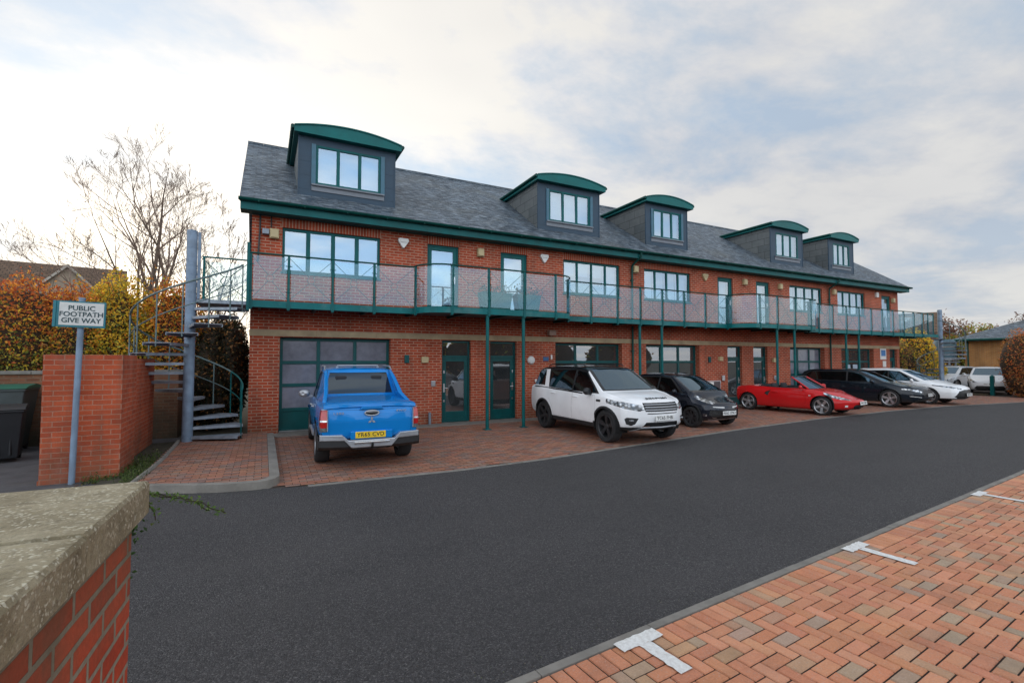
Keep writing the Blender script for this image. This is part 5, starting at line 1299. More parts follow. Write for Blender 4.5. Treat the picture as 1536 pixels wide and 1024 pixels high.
        for f in bm.faces:
            if f[c] == 1:
                ce = f.calc_center_median()
                if in_poly(ce.dot(U), ce.dot(Vv), poly): f[s.reg] = r
        return r
    def both(s, kind, poly, name, **k):
        s.cut(kind, poly, name, 1, **k); s.cut(kind, poly if kind in ('side', 'lampf') else [(x, -y) for x, y in poly] if kind == 'top' else [(-x, y) for x, y in poly], name+'@', -1, **k)
    def split(s, root, mats, names=None, offset=None, body='body', drop=('arch',)):
        """one mesh per region, parented to ROOT"""
        names = names or {}; offset = offset or {}; out = {}
        bm = s.bm; bm.normal_update(); bm.verts.index_update(); inv = {v: k for k, v in s.regs.items()}; inv[0] = body
        vn = {v.index: v.normal.copy() for v in bm.verts}; groups = {}
        for f in bm.faces: groups.setdefault(f[s.reg], []).append(f)
        for r, fs in groups.items():
            key = inv[r]; base = key.rstrip('@~')
            if base in drop: continue
            idx = {}; vs = []; F = []; off = offset.get(base, 0)
            for f in fs:
                q = []
                for v in f.verts:
                    if v.index not in idx: idx[v.index] = len(vs); vs.append(tuple(v.co+vn[v.index]*off))
                    q.append(idx[v.index])
                F.append(q)
            me = bpy.data.meshes.new(base); me.from_pydata(vs, [], F); me.materials.append(mats.get(base, mats['body'])); autouv(me)
            me.polygons.foreach_set('use_smooth', [True]*len(F)); me.set_sharp_from_angle(angle=math.radians(38))
            out[key] = link(names.get(base, base), me, root)
        bm.free(); return out
def circle(cx, cz, r, n=28): return [(cx+r*math.cos(2*PI*i/n), cz+r*math.sin(2*PI*i/n)) for i in range(n)]
def wheel(root, x, y, r, wdt, side, rim, spokes=5, rimr=.68, twin=False, wspoke=.055):
    wob = bpy.data.objects.new('wheel', None); COL.objects.link(wob); adopt(wob, root); wob.location = (x, y, r); wob.rotation_euler = (0, RN(int(x*100+y*10)).uniform(0, 6), 0)
    o = side; h = wdt/2; m = MB(); fn = lambda a, b, c: (a, o*c, b)
    R = r*rimr
    m.lathe([(R, -h*.9), (R+.02, -h), (r-.03, -h), (r-.008, -h*.82), (r, -h*.5), (r, h*.5), (r-.008, h*.82), (r-.03, h), (R+.02, h*.98), (R, h*.9)], 36, fn); m.build('tyre', CM['tyre'], wob, smooth=40)
    m = MB(); m.lathe([(R*1.02, h*.90), (R*.99, h*.94), (R*.93, h*.86), (R*.90, h*.3), (R*.90, -h*.8)], 36, fn)
    m.lathe([(0, h*.66), (.045, h*.68), (.058, h*.6), (.065, h*.3), (0, h*.3)], 18, fn)
    for k in range(spokes):
        for t_ in ((-.13, .13) if twin else (0,)):
            a0 = 2*PI*k/spokes; a1 = a0+t_
            d0 = Vector((math.cos(a0), math.sin(a0))); d1 = Vector((math.cos(a1), math.sin(a1))); s0 = Vector((-d0.y, d0.x)); s1 = Vector((-d1.y, d1.x)); w0, w1 = wspoke*.5, wspoke*(.62 if not twin else .42)
            p = [d0*.04+s0*w0, d1*R*.95+s1*w1, d1*R*.95-s1*w1, d0*.04-s0*w0]
            zz = [h*.62, h*.82, h*.82, h*.62]
            m.add([fn(q.x, q.y, z) for q, z in zip(p, zz)]+[fn(q.x, q.y, z-.035) for q, z in zip(p, zz)], ((0, 1, 2, 3), (4, 5, 6, 7), (0, 1, 5, 4), (2, 3, 7, 6), (1, 2, 6, 5), (3, 0, 4, 7)))
    m.build('rim', rim, wob, smooth=35)
    m = MB(); m.lathe([(0, -h*.1), (R*.78, -h*.1), (R*.78, -h*.2), (0, -h*.2)], 24, fn); m.build('brake_disc', CM['disc'], wob)
    return wob
def arch_liner(root, x, r, w_, yo):
    m = MB(); n = 20
    for sy in (-1, 1):
        rows = [[(x+r*math.cos(a), sy*y, r*.98+r*math.sin(a)) for a in [PI*(1.12-1.24*i/n) for i in range(n+1)]] for y in (yo-w_, yo)]
        m.grid(rows); m.add([p for p in rows[0]], [tuple(range(n+1))])
    m.build('arch_liner', CM['liner'], root)
def plate(root, M4, txt, yel=False):
    b = MB(); b.prism([(-.26, -.0555), (.26, -.0555), (.26, .0555), (-.26, .0555)], lambda u, v, d: M4 @ Vector((u, v, d)), 0, .008)
    o = b.build('number_plate', CM['plate_y'] if yel else CM['plate_w'], root); text('lettering', txt, .098, CM['ink'], M4 @ Matrix.Translation((0, 0, .0095)), o, .0008, 1.0, 1.06)
    return o
def axes(o, xd, zd):
    """matrix with local x=xd, z=zd at o"""
    x = Vector(xd).normalized(); z = Vector(zd).normalized(); y = z.cross(x); m = Matrix((x, y, z)).transposed().to_4x4(); m.translation = Vector(o); return m
def mirror_part(root, x, y, z, side, mat, s=1.):
    m = MB(); n = 10; rows = []
    for i in range(n+1):
        t = PI*i/n; k = math.sin(t)**.55 if 0 < i < n else 0.03
        rows.append([(x+.055*s-.11*s*(.5-.5*math.cos(t))+.02*s*math.cos(b), y+side*(.105*s*k*math.cos(b)), z+.075*s*k*math.sin(b)) for b in [2*PI*j/14 for j in range(14)]])
    m.grid(rows, close=True); m.box(x-.03, x+.03, min(y-side*.15*s, y), max(y-side*.15*s, y), z-.07*s, z-.03*s); return m.build('door_mirror', mat, root, smooth=60)
def cabin(root, x0, x1, w_, zf, zs, seats, roofz):
    """floor, dash and seats seen through the glass"""
    m = MB(); m.box(x0, x1, -w_, w_, zf-.02, zf); m.build('cabin_floor', CM['liner'], root)
    d = MB(); d.box(x1-.42, x1, -w_*.95, w_*.95, zf+.1, zs-.02); d.tube([(x1-.50, -.36+.16*math.cos(t), zs-.03+.16*math.sin(t)) for t in [2*PI*i/20 for i in range(20)]], .014, 6, closed=True); d.build('dashboard', CM['trim'], root)
    for sx in seats:
        for sy in (-.36, .36):
            q = MB(); q.box(sx, sx+.5, sy-.23, sy+.23, zf+.02, zf+.2)
            q.add([(sx-.02, sy-.23, zf+.12), (sx+.14, sy-.23, zf+.12), (sx-.02, sy+.23, zf+.12), (sx+.14, sy+.23, zf+.12), (sx-.24, sy-.2, roofz-.36), (sx-.13, sy-.2, roofz-.36), (sx-.24, sy+.2, roofz-.36), (sx-.13, sy+.2, roofz-.36)], ((0, 1, 5, 4), (2, 3, 7, 6), (0, 2, 6, 4), (1, 3, 7, 5), (4, 5, 7, 6)))
            q.box(sx-.25, sx-.15, sy-.12, sy+.12, roofz-.33, roofz-.14); q.build('seat', CM['seat'], root, bevel=.03)
def handle(root, x, y, z, side, mat):
    k = [o for o in root.children if o.name.split('.')[0] == 'door']
    k = [o for o in k if sum((v.co.y for v in o.data.vertices))*side > 0 and min(v.co.x for v in o.data.vertices)-.02 < x < max(v.co.x for v in o.data.vertices)+.02]
    root = k[0] if k else root
    m = MB(); m.tube([(x-.09, y, z), (x-.08, y+side*.035, z+.004), (x+.08, y+side*.035, z+.006), (x+.09, y, z+.004)], .013, 8); return m.build('handle', mat, root, smooth=60)
def place(name, label, x, y, heading, cat='car'):
    """heading: angle of the nose measured from +X"""
    return thing(name, label, cat, (x, y, .0), heading, group='cars parked in the bays', local=True)
def gapcut(c, kind, poly, name, gap=.007, **k):
    c.both(kind, poly, 'gap~' if name[-1] == '~' else 'gap', **k); k2 = dict(k); k2['only'] = None; c.both(kind, inset(poly, gap), name, **k2)
def arches(c, r):
    for ax in c.S['axles']: c.both('side', circle(ax, r[1], r[0]), 'arch', thr=-.2)

# ------- white sport utility car
def suv():
    wb, r = 2.74, .365; af, ar = wb/2, -wb/2
    S = dict(W=1.90, x0=-2.20, x1=2.13, axles=(af, ar), n=110, bf=.11, br=.06, kf=.34, kr=.10, zcf=.72, zcr=.7, sig=.05, tum=.34, flare=.02,
        top=[(-2.3, 1.14), (-2.18, 1.16), (-1.90, 1.63), (-1.6, 1.69), (-.6, 1.725), (.1, 1.71), (.42, 1.65), (1.18, 1.16), (1.28, 1.125), (1.75, 1.08), (2.05, 1.02), (2.2, .95)],
        bot=[(-2.2, .42), (-1.9, .30), (-1.0, .26), (1.0, .26), (1.8, .27), (2.2, .32)], belt=[(-2.2, 1.12), (-1.5, 1.12), (.5, 1.05), (1.3, 1.03), (2.2, .9)], wid=[(-2.25, .86), (-1.9, .91), (-1., .925), (1., .925), (1.7, .92), (2.15, .87)],
        nose=[(.3, -.10), (.45, .01), (.62, .03), (.8, .02), (.95, -.04), (1.1, -.12)], tail=[(.3, .05), (.6, 0), (1.1, .02)])
    c = Car(S); P = dict(rng=None)
    # lower cladding and arch lips
    c.both('side', [(-2.4, .2), (2.4, .2), (2.4, .40), (-2.4, .40)], 'cladding', thr=.05)
    c.cut('front', [(-1, .2), (1, .2), (1, .40), (-1, .40)], 'cladding', thr=.3); c.cut('rear', [(-1, .2), (1, .2), (1, .5), (-1, .5)], 'cladding', thr=.3)
    for ax in (af, ar): c.both('side', circle(ax, r, .455, 32), 'arch_lip', thr=-.1)
    arches(c, (.405, r))
    gapcut(c, 'side', [(.98, .44), (1.02, .8), (.98, 1.03), (.05, 1.065), (.02, .42)], 'door'); gapcut(c, 'side', [(.0, .42), (.03, 1.065), (-1.02, 1.10), (-1.06, .86), (-.90, .62), (-.86, .42)], 'door~')
    c.both('side', [(1.10, 1.075), (.42, 1.585), (.02, 1.645), (-1.28, 1.62), (-1.18, 1.30), (-1.12, 1.13), (-.05, 1.085)], 'pillar', thr=.1)
    c.both('side', [(.98, 1.10), (.40, 1.555), (.04, 1.60), (.02, 1.105)], 'side_window', thr=.1); c.both('side', [(-.06, 1.605), (-1.22, 1.585), (-1.09, 1.15), (-.04, 1.11)], 'side_window~', thr=.1)
    c.both('side', [(-1.46, 1.60), (-1.84, 1.56), (-2.13, 1.17), (-1.34, 1.17)], 'side_window~~', thr=.05)
    c.cut('top', [(.46, -.9), (.46, .9), (-1.93, .9), (-1.93, -.9)], 'roof_panel', thr=.42)
    c.cut('screen', [(-.80, 1.14), (.80, 1.14), (.645, 1.70), (-.645, 1.70)], 'pillar', thr=.42, rng=(.30, 1.25), only=(0,))
    c.cut('screen', [(-.72, 1.165), (.72, 1.165), (.57, 1.645), (-.57, 1.645)], 'windscreen', thr=.5, rng=(.2, 1.4))
    c.cut('rscreen', [(-.60, 1.2), (.60, 1.2), (.52, 1.58), (-.52, 1.58)], 'rear_window', thr=.5, rng=(-2.4, -1.6))
    gapcut(c, 'top', [(1.20, -.70), (1.20, .70), (2.06, .60), (2.16, .45), (2.17, -.45), (2.06, -.60)], 'bonnet', thr=.35) if False else None
    # lamps and grille, seen from the front
    c.both('front', [(.47, .86), (.84, .95), (.94, 1.0), (.94, .90), (.84, .80), (.58, .75), (.47, .78)], 'headlight', thr=.08, rng=(1.4, 2.5))
    c.cut('front', [(-.48, .80), (-.455, .74), (.455, .74), (.48, .80), (.48, .925), (-.48, .925)], 'grille', thr=.2)
    c.cut('front', [(-.42, .685), (.42, .685), (.42, .705), (-.42, .705)], 'lower_slot', thr=.2)
    c.cut('front', [(-.52, .39), (.52, .39), (.44, .51), (-.44, .51)], 'lower_grille', thr=.2)
    c.both('front', [(.60, .60), (.80, .615), (.83, .58), (.80, .47), (.72, .435), (.65, .48)], 'fog_lamp', thr=.05, rng=(1.4, 2.5))
    t = place('parked_car', 'white sport utility car with black roof and dark wheels facing the road', 0, 0, 0)
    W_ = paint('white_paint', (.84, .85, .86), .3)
    mats = dict(body=W_, cladding=CM['trim'], arch_lip=CM['trim'], door=W_, gap=CM['gap'], pillar=CM['black'] if 'black' in CM else M['black'], side_window=M['glass_car'], windscreen=M['glass_car'], rear_window=M['glass_dark'], roof_panel=paint('black_roof', (.012, .013, .015), .2), headlight=CM['head'], grille=CM['grille'], lower_slot=CM['trim'], lower_grille=CM['trim'], fog_lamp=CM['trim'])
    o = c.split(t, mats, dict(gap='panel_gap', pillar='window_surround'), dict(gap=-.006, side_window=-.008, windscreen=-.006, grille=-.02, lower_grille=-.03, fog_lamp=-.012, lower_slot=-.01, arch_lip=.012, headlight=-.004))
    for ax in (af, ar):
        arch_liner(t, ax, .415, .32, .92)
        for sy in (-1, 1): wheel(t, ax, sy*.80, r, .245, sy, CM['alloyd'], 5, .70, True, .06)
    g = MB()
    for z in (.775, .83, .885): c.bar(g, -.455, .455, z, z, .013, -.004)
    g.build('grille_bar', CM['silver'], t)
    hz_ = [c.bvh.ray_cast(Vector((x_, .2, 5)), Vector((0, 0, -1)))[0].z for x_ in (1.98, 2.06)]; hn = Vector((hz_[0]-hz_[1], 0, .08)).normalized()
    text('lettering', 'DISCOVERY', .08, CM['trim'], axes(Vector((2.02, 0, (hz_[0]+hz_[1])/2))+hn*.012, (0, 1, 0), hn), t, .006, 1.15, 1.35)
    plate(t, axes((c.pl(.60)+.004, 0, .60), (0, 1, 0), (1, 0, .03)), 'YC65 FHB')
    b = MB(); c.bar(b, -.50, .50, .385, .385, .02, .0); c.bar(b, .50, .64, .385, .31, .018, .0, 4); c.bar(b, -.50, -.64, .385, .31, .018, .0, 4); b.build('skid_plate', CM['silver'], t, smooth=50)
    for sy in (-1, 1):
        mirror_part(t, .80, sy*1.0, 1.12, sy, M['black'], 1.15); handle(t, .18, sy*.905, .955, sy, W_); handle(t, -.82, sy*.905, .985, sy, W_)
        f = MB(); f.box(1.98, 2.06, sy*.70-.06, sy*.70+.06, .535, .565); f.build('fog_lamp_trim', CM['silver'], t, bevel=.006)
        v = MB(); v.box(1.06, 1.22, sy*.925-.012, sy*.925+.012, .90, .95); v.build('side_vent', CM['trim'], t, bevel=.006)
        rl = MB(); rl.tube([(.2, sy*.60, 1.70), (.1, sy*.60, 1.745), (-1.4, sy*.60, 1.74), (-1.55, sy*.60, 1.69)], .014, 6); rl.build('roof_rail', M['black'], t)
    cabin(t, -2.0, 1.25, .84, .45, 1.1, (.1, -.85), 1.68)
    return t
# ------- generic hatchback
def hatch(name, label, col, L, wb, r, W_, H, fo, txt, rimm, spokes, hood=.92, scr=(.62, 1.02), roofx=(-.1, -1.0), estate=0., beltz=.88, noz=.72, lamp=None, plate_z=.45, flake=.1, style='', twin=True):
    af, ar = wb/2, -wb/2; x1 = af+fo-.09; x0 = af+fo-L+.05; hw = W_/2-.03
    S = dict(W=W_, x0=x0, x1=x1, axles=(af, ar), n=96, bf=.10, br=.06, kf=.30, kr=.16, zcf=.5, zcr=.6, sig=.05, tum=.40, flare=.018,
        top=[(x0-.1, beltz), (x0+.03, beltz+.05), (x0+.42-estate, H-.12), (x0+.62-estate, H-.05), (roofx[1], H-.015), (roofx[0], H), (scr[0]-.32, H-.06), (scr[1]+.18, hood+.05), (scr[1]+.30, hood+.015), (x1-.35, hood-.10), (x1-.08, noz), (x1+.1, noz-.08)],
        bot=[(x0, .34), (x0+.4, .22), (-.8, .19), (.8, .19), (x1-.3, .19), (x1+.1, .22)], belt=[(x0, beltz+.04), (-1.0, beltz+.03), (.6, beltz-.02), (scr[1]+.2, hood-.06), (x1, noz-.10)], wid=[(x0-.1, hw*.88), (x0+.4, hw*.97), (-.6, hw), (.8, hw), (x1-.4, hw*.98), (x1+.05, hw*.86)],
        nose=[(.2, -.06), (.35, .02), (.5, .03), (.65, 0), (.8, -.07)], tail=[(.2, .05), (.5, 0), (.9, .03)])
    c = Car(S)
    c.both('side', [(x0-.3, .1), (x1+.3, .1), (x1+.3, .27), (x0-.3, .27)], 'cladding', thr=.05)
    arches(c, (r+.045, r))
    b0, b1 = scr[0]-.50, ar+.62 if wb > 2.5 else ar+.75
    gapcut(c, 'side', [(scr[1]-.10, .30), (scr[1]-.03, .60), (scr[1]-.10, beltz-.05), (-.10, beltz+.0), (-.12, .28)], 'door'); gapcut(c, 'side', [(-.14, .28), (-.12, beltz), (ar+.32, beltz+.03), (ar+.28, .62), (ar+.42, .46), (ar+.46, .28)], 'door')
    a1 = scr[1]+.02; zt = H-.10; e0 = x0+.60-estate*.9
    c.both('side', [(a1, beltz+.015), (scr[0]-.34, zt-.03), (-.2, zt+.01), (roofx[1], zt-.01), (e0, zt-.09), (e0-.12, beltz+.15), (e0+.05, beltz+.06)], 'pillar', thr=.08)
    c.both('side', [(a1-.14, beltz+.035), (scr[0]-.36, zt-.06), (-.09, zt-.02), (-.07, beltz+.04)], 'side_window', thr=.08); c.both('side', [(-.15, zt-.02), (roofx[1], zt-.04), (e0+.12, zt-.10), (e0+.02, beltz+.17), (e0+.14, beltz+.085), (-.13, beltz+.045)], 'side_window', thr=.08)
    wt = hw*.93-.40*(H-beltz)
    c.cut('screen', [(-hw*.78, hood+.05), (hw*.78, hood+.05), (wt-.05, H-.09), (-wt+.05, H-.09)], 'windscreen', thr=.5, rng=(scr[0]-.6, scr[1]+.5))
    c.cut('rscreen', [(-hw*.68, beltz+.12), (hw*.68, beltz+.12), (wt-.06, H-.17), (-wt+.06, H-.17)], 'rear_window', thr=.4, rng=(x0-.3, x0+.9))
    for poly, nm in lamp or []:
        if nm in ('headlight', 'day_lamp', 'fog_lamp'): c.both('front', poly, nm, thr=.05, rng=(af-.1, 9))
        else: c.cut('front', poly, nm, thr=.15, rng=(af, 9))
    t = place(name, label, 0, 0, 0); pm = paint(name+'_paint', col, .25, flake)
    mats = dict(body=pm, door=pm, cladding=CM['trim'], gap=CM['gap'], pillar=M['black'], side_window=M['glass_car'], windscreen=M['glass_car'], rear_window=M['glass_car'], headlight=CM['head'], day_lamp=M['white_pl'], fog_lamp=CM['head'], grille=CM['grille'], lower_grille=CM['grille'], splitter=CM['silver'])
    c.split(t, mats, dict(gap='panel_gap', pillar='window_surround'), dict(gap=-.006, side_window=-.008, windscreen=-.006, grille=-.015, lower_grille=-.02, headlight=-.003))
    for ax in (af, ar):
        arch_liner(t, ax, r+.05, .3, hw-.02)
        for sy in (-1, 1): wheel(t, ax, sy*(hw-.115), r, .205, sy, rimm, spokes, .72, twin)
    plate(t, axes((c.pl(plate_z)+.006, 0, plate_z), (0, 1, 0), (1, 0, .05)), txt)
    for sy in (-1, 1): mirror_part(t, scr[1]-.22, sy*(hw+.07), beltz+.06, sy, pm, .95); handle(t, .05, sy*(hw-.02), beltz-.10, sy, pm); handle(t, ar+.42, sy*(hw-.02), beltz-.08, sy, pm)
    cabin(t, x0+.3, scr[1]+.1, hw*.88, .35, hood, (-.05, -.85), H)
    return t, S
# ------- red roadster
def roadster():
    wb, r = 2.45, .305; af, ar = wb/2, -wb/2
    S = dict(W=1.70, x0=-1.85, x1=1.98, axles=(af, ar), n=100, bf=.12, br=.07, kf=.50, kr=.26, zcf=.42, zcr=.55, sig=.07, tum=.5, flare=.03, shoulder=.93,
        top=[(-2.0, .80), (-1.8, .86), (-1.3, .90), (-.7, .885), (.1, .86), (.62, .87), (.95, .84), (1.4, .76), (1.8, .63), (2.0, .52)],
        bot=[(-1.9, .30), (-1.5, .2), (-.8, .16), (.9, .16), (1.6, .17), (2.0, .2)], belt=[(-1.9, .74), (-1.2, .80), (-.5, .77), (.5, .765), (1.0, .74), (1.5, .66), (1.95, .5)], wid=[(-1.9, .74), (-1.4, .82), (-.6, .81), (.5, .81), (1.2, .83), (1.6, .80), (1.95, .70)],
        nose=[(.15, -.08), (.3, 0), (.45, .03), (.6, -.03)], tail=[(.2, .06), (.5, 0), (.85, .02)])
    c = Car(S); arches(c, (.345, r))
    gapcut(c, 'side', [(.72, .26), (.76, .5), (.72, .79), (-.42, .79), (-.40, .5), (-.34, .26)], 'door', thr=.15)
    c.cut('top', [(.62, -.60), (.62, .60), (.2, .66), (-.50, .66), (-.62, .55), (-.62, -.55), (-.50, -.66), (.2, -.66)], 'cockpit_hole', thr=.3)
    c.both('side', [(-.50, .56), (-.42, .74), (-.56, .70), (-.62, .62)], 'side_intake', thr=.1)
    c.both('front', [(.36, .54), (.44, .60), (.62, .70), (.72, .745), (.76, .70), (.72, .60), (.60, .535), (.44, .50)], 'headlight', thr=.02, rng=(.95, 9))
    c.cut('front', [(-.36, .24), (.36, .24), (.40, .32), (.34, .38), (-.34, .38), (-.40, .32)], 'grille', thr=.2)
    c.both('front', [(.54, .30), (.60, .30), (.60, .36), (.54, .36)], 'fog_lamp', thr=.1, rng=(.95, 9))
    gapcut(c, 'top', [(.95, .0), (.95, .56), (1.35, .54), (1.72, .36), (1.78, .0)], 'bonnet', thr=.3) if False else None
    t = place('parked_car', 'red open two seat roadster with silver wheels', 0, 0, 0)
    pm = paint('red_paint', (.55, .012, .014), .25)
    c.split(t, dict(body=pm, door=pm, gap=CM['gap'], side_intake=CM['trim'], headlight=CM['head'], grille=CM['grille'], fog_lamp=M['white_pl']), dict(gap='panel_gap'), dict(gap=-.006, grille=-.02, side_intake=-.02, headlight=-.002), drop=('arch', 'cockpit_hole'))
    for ax in (af, ar):
        arch_liner(t, ax, .35, .3, .80)
        for sy in (-1, 1): wheel(t, ax, sy*.715, r, .2, sy, CM['alloy'], 5, .74, False, .07)
    # cockpit tub, seats, folded hood, roll hoops, screen
    m = MB(); P = [(.62, -.60), (.62, .60), (.2, .66), (-.50, .66), (-.62, .55), (-.62, -.55), (-.50, -.66), (.2, -.66)]
    m.grid([[(x, y, .90 if x > .5 else .88) for x, y in P], [(x*.97, y*.97, .35) for x, y in P]], close=True); m.add([(x*.97, y*.97, .35) for x, y in P], [tuple(range(8))]); m.build('cockpit_tub', CM['seat'], t)
    d = MB(); d.box(.30, .62, -.58, .58, .5, .83); d.tube([(.22, .33+.16*math.cos(a), .80+.15*math.sin(a)) for a in [2*PI*i/18 for i in range(18)]], .013, 6, closed=True); d.build('dashboard', CM['trim'], t, bevel=.03)
    for sy in (-.33, .33):
        q = MB(); q.box(-.42, .1, sy-.22, sy+.22, .36, .50); q.add([(-.42, sy-.22, .4), (-.28, sy-.22, .4), (-.42, sy+.22, .4), (-.28, sy+.22, .4), (-.56, sy-.17, .98), (-.46, sy-.17, .98), (-.56, sy+.17, .98), (-.46, sy+.17, .98)], ((0, 1, 5, 4), (2, 3, 7, 6), (0, 2, 6, 4), (1, 3, 7, 5), (4, 5, 7, 6))); q.build('seat', CM['seat'], t, bevel=.04)
    hd = MB(); rows = [[(-.60-.42*i/6, -.58+1.16*j/10, .87+.075*math.sin(PI*i/6)*(1-(abs(j-5)/5)**3)) for j in range(11)] for i in range(7)]; hd.grid(rows); hd.build('folded_hood', CM['trim'], t, smooth=60)
    fr = MB(); A, B, C_, D_ = Vector((.78, .66, .845)), Vector((.20, .53, 1.215)), Vector((.20, -.53, 1.215)), Vector((.78, -.66, .845))
    topc = [B.lerp(C_, i/8)+Vector((.05*math.sin(PI*i/8), 0, .02*math.sin(PI*i/8))) for i in range(9)]; botc = [A.lerp(D_, i/8)+Vector((.14*math.sin(PI*i/8), 0, .0)) for i in range(9)]
    
    for p0, p1 in ((A, B), (D_, C_)): MB().tube([p0, p1], [.03, .024], 8).build('screen_pillar', pm, t, smooth=50)
    fr = MB(); fr.tube(topc, .022, 8); fr.build('screen_header', CM['trim'], t, smooth=50)
    gl = MB(); gl.grid([topc, botc]); gl.build('windscreen', M['glass_car'], t, smooth=60, fix=False)
    mr = MB(); mr.box(.30, .33, -.09, .09, 1.10, 1.15); mr.build('rear_view_mirror', CM['trim'], t, bevel=.01)
    for sy in (-1, 1): mirror_part(t, .62, sy*.86, .90, sy, pm, .9); handle(t, -.26, sy*.80, .69, sy, pm)
    for sy in (-1, 1): e = MB(); e.box(.86, .92, sy*.845-.01, sy*.845+.012, .62, .645); e.build('side_repeater', CM['plate_w'], t, bevel=.004)
    plate(t, axes((c.pl(.43)+.006, 0, .43), (0, 1, 0), (1, 0, .15)), 'Y449 GBO')
    return t
# ------- blue pick-up
def pickup():
    wb, r = 2.95, .375; af, ar = wb/2, -wb/2
    S = dict(W=1.815, x0=-2.47, x1=2.24, axles=(af, ar), n=112, bf=.1, br=.035, kf=.3, kr=.05, zcf=.7, zcr=.8, sig=.035, tum=.23, flare=.022,
        top=[(-2.6, 1.10), (-2.47, 1.125), (-2.2, 1.15), (-.86, 1.20), (-.80, 1.25), (-.66, 1.69), (-.5, 1.755), (0, 1.78), (.35, 1.74), (1.08, 1.24), (1.2, 1.18), (1.9, 1.10), (2.2, 1.0)],
        bot=[(-2.5, .56), (-2.2, .50), (-1.0, .40), (1.0, .38), (2.0, .36), (2.3, .42)], belt=[(-2.6, 1.07), (-.9, 1.10), (.6, 1.07), (1.3, 1.06), (2.2, .9)], wid=[(-2.5, .835), (-2.2, .865), (-1, .875), (1., .875), (1.7, .87), (2.2, .80)],
        nose=[(.3, -.05), (.6, .03), (1.0, -.05)], tail=[(.4, .0), (.7, -.012), (.85, -.02), (1.02, .0), (1.14, .03)])
    c = Car(S); 
    for ax in (af, ar): c.both('side', circle(ax, r, .485, 30), 'arch_lip', thr=-.1)
    arches(c, (.43, r))
    gapcut(c, 'side', [(1.05, .46), (1.08, .8), (1.02, 1.04), (.08, 1.055), (.05, .46)], 'door'); gapcut(c, 'side', [(.03, .46), (.06, 1.055), (-.74, 1.085), (-.80, .9), (-.70, .60), (-.66, .46)], 'door~')
    c.both('side', [(1.02, 1.10), (.36, 1.66), (.0, 1.70), (-.50, 1.67), (-.62, 1.12)], 'pillar', thr=.1)
    c.both('side', [(.92, 1.125), (.36, 1.63), (.06, 1.665), (.05, 1.12)], 'side_window', thr=.1); c.both('side', [(.0, 1.665), (-.46, 1.635), (-.56, 1.15), (0., 1.125)], 'side_window~', thr=.1)
    c.cut('screen', [(-.68, 1.24), (.68, 1.24), (.52, 1.70), (-.52, 1.70)], 'windscreen', thr=.5, rng=(.1, 1.4))
    c.cut('rear', [(-.68, 1.235), (.68, 1.235), (.58, 1.665), (-.58, 1.665)], 'rear_window', thr=.3, rng=(-1.0, -.5))
    c.cut('rear', [(-.70, .53), (.70, .53), (.735, 1.065), (.2, 1.045), (-.2, 1.045), (-.735, 1.065)], 'gap', thr=.5, rng=(-9, -2.3)); c.cut('rear', inset([(-.70, .53), (.70, .53), (.735, 1.065), (.2, 1.045), (-.2, 1.045), (-.735, 1.065)], .007), 'tailgate', thr=.5, rng=(-9, -2.3))
    c.both('rear', [(.742, .69), (1.0, .69), (1.0, 1.05), (.742, 1.05)], 'tail_lamp', thr=-.15, rng=(-9, -2.30))
    c.both('rear', [(.742, .69), (1.0, .69), (1.0, .755), (.742, .755)], 'reverse_lamp', thr=-.15, rng=(-9, -2.30)); c.both('rear', [(.742, .855), (1.0, .855), (1.0, .882), (.742, .882)], 'reverse_lamp', thr=-.15, rng=(-9, -2.30))
    t = place('parked_truck', 'bright blue double cab pick-up truck seen from behind at the first garage door', 0, 0, 0, 'pickup truck')
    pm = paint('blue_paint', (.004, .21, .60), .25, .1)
    c.split(t, dict(body=pm, door=pm, tailgate=pm, tail_lamp=CM['red'], reverse_lamp=CM['lamp'], gap=CM['gap'], pillar=M['black'], arch_lip=pm, side_window=M['glass_car'], windscreen=M['glass_car'], rear_window=M['glass_dark']), dict(gap='panel_gap', pillar='window_surround'), dict(gap=-.006, side_window=-.008, windscreen=-.006, rear_window=-.01, arch_lip=.03, tail_lamp=.012, reverse_lamp=.016))
    for ax in (af, ar):
        arch_liner(t, ax, .44, .34, .87)
        for sy in (-1, 1): wheel(t, ax, sy*.765, r, .25, sy, CM['alloy'], 6, .66, False, .07)
    # flying buttress panels from the cab roof down to the bed lid
    for sy in (-1, 1):
        m = MB(); o = [(-.60, .70, 1.725), (-1.0, .705, 1.60), (-1.55, .75, 1.29), (-2.02, .80, 1.155), (-.72, .84, 1.13)]; th = .10
        A = [(x, sy*y, z) for x, y, z in o]; B = [(x, sy*(y-th*.8), z-(.0 if z > 1.2 else -.0)) for x, y, z in o]
        m.add(A+B, [tuple(range(5)), tuple(range(9, 4, -1))]+[(i, (i+1) % 5, 5+(i+1) % 5, 5+i) for i in range(5)]); m.build('buttress', pm, t, smooth=30, bevel=.02)
    # rear lid, roll of the lip, high brake lamp
    m = MB(); n = 12
    rows = []
    for i, (x, z) in enumerate(((-2.50, 1.105), (-2.495, 1.145), (-2.43, 1.168), (-2.1, 1.182), (-1.2, 1.205), (-.9, 1.21))):
        rows.append([(x+.05*(abs(j-n/2)/(n/2))**2.5, -.80+1.6*j/n, z-.03*(abs(j-n/2)/(n/2))**3) for j in range(n+1)])
    m.grid(rows); m.grid([[(p[0]+.05, p[1], p[2]-.04) for p in rows[0]], rows[0]]); m.build('bed_lid', pm, t, smooth=40)
    m = MB(); m.prism([(-.21, 1.055), (.21, 1.055), (.16, 1.115), (-.16, 1.115)], lambda u, v, d: (d, u, v), -2.53, -2.48); m.build('lid_latch', pm, t, bevel=.01)
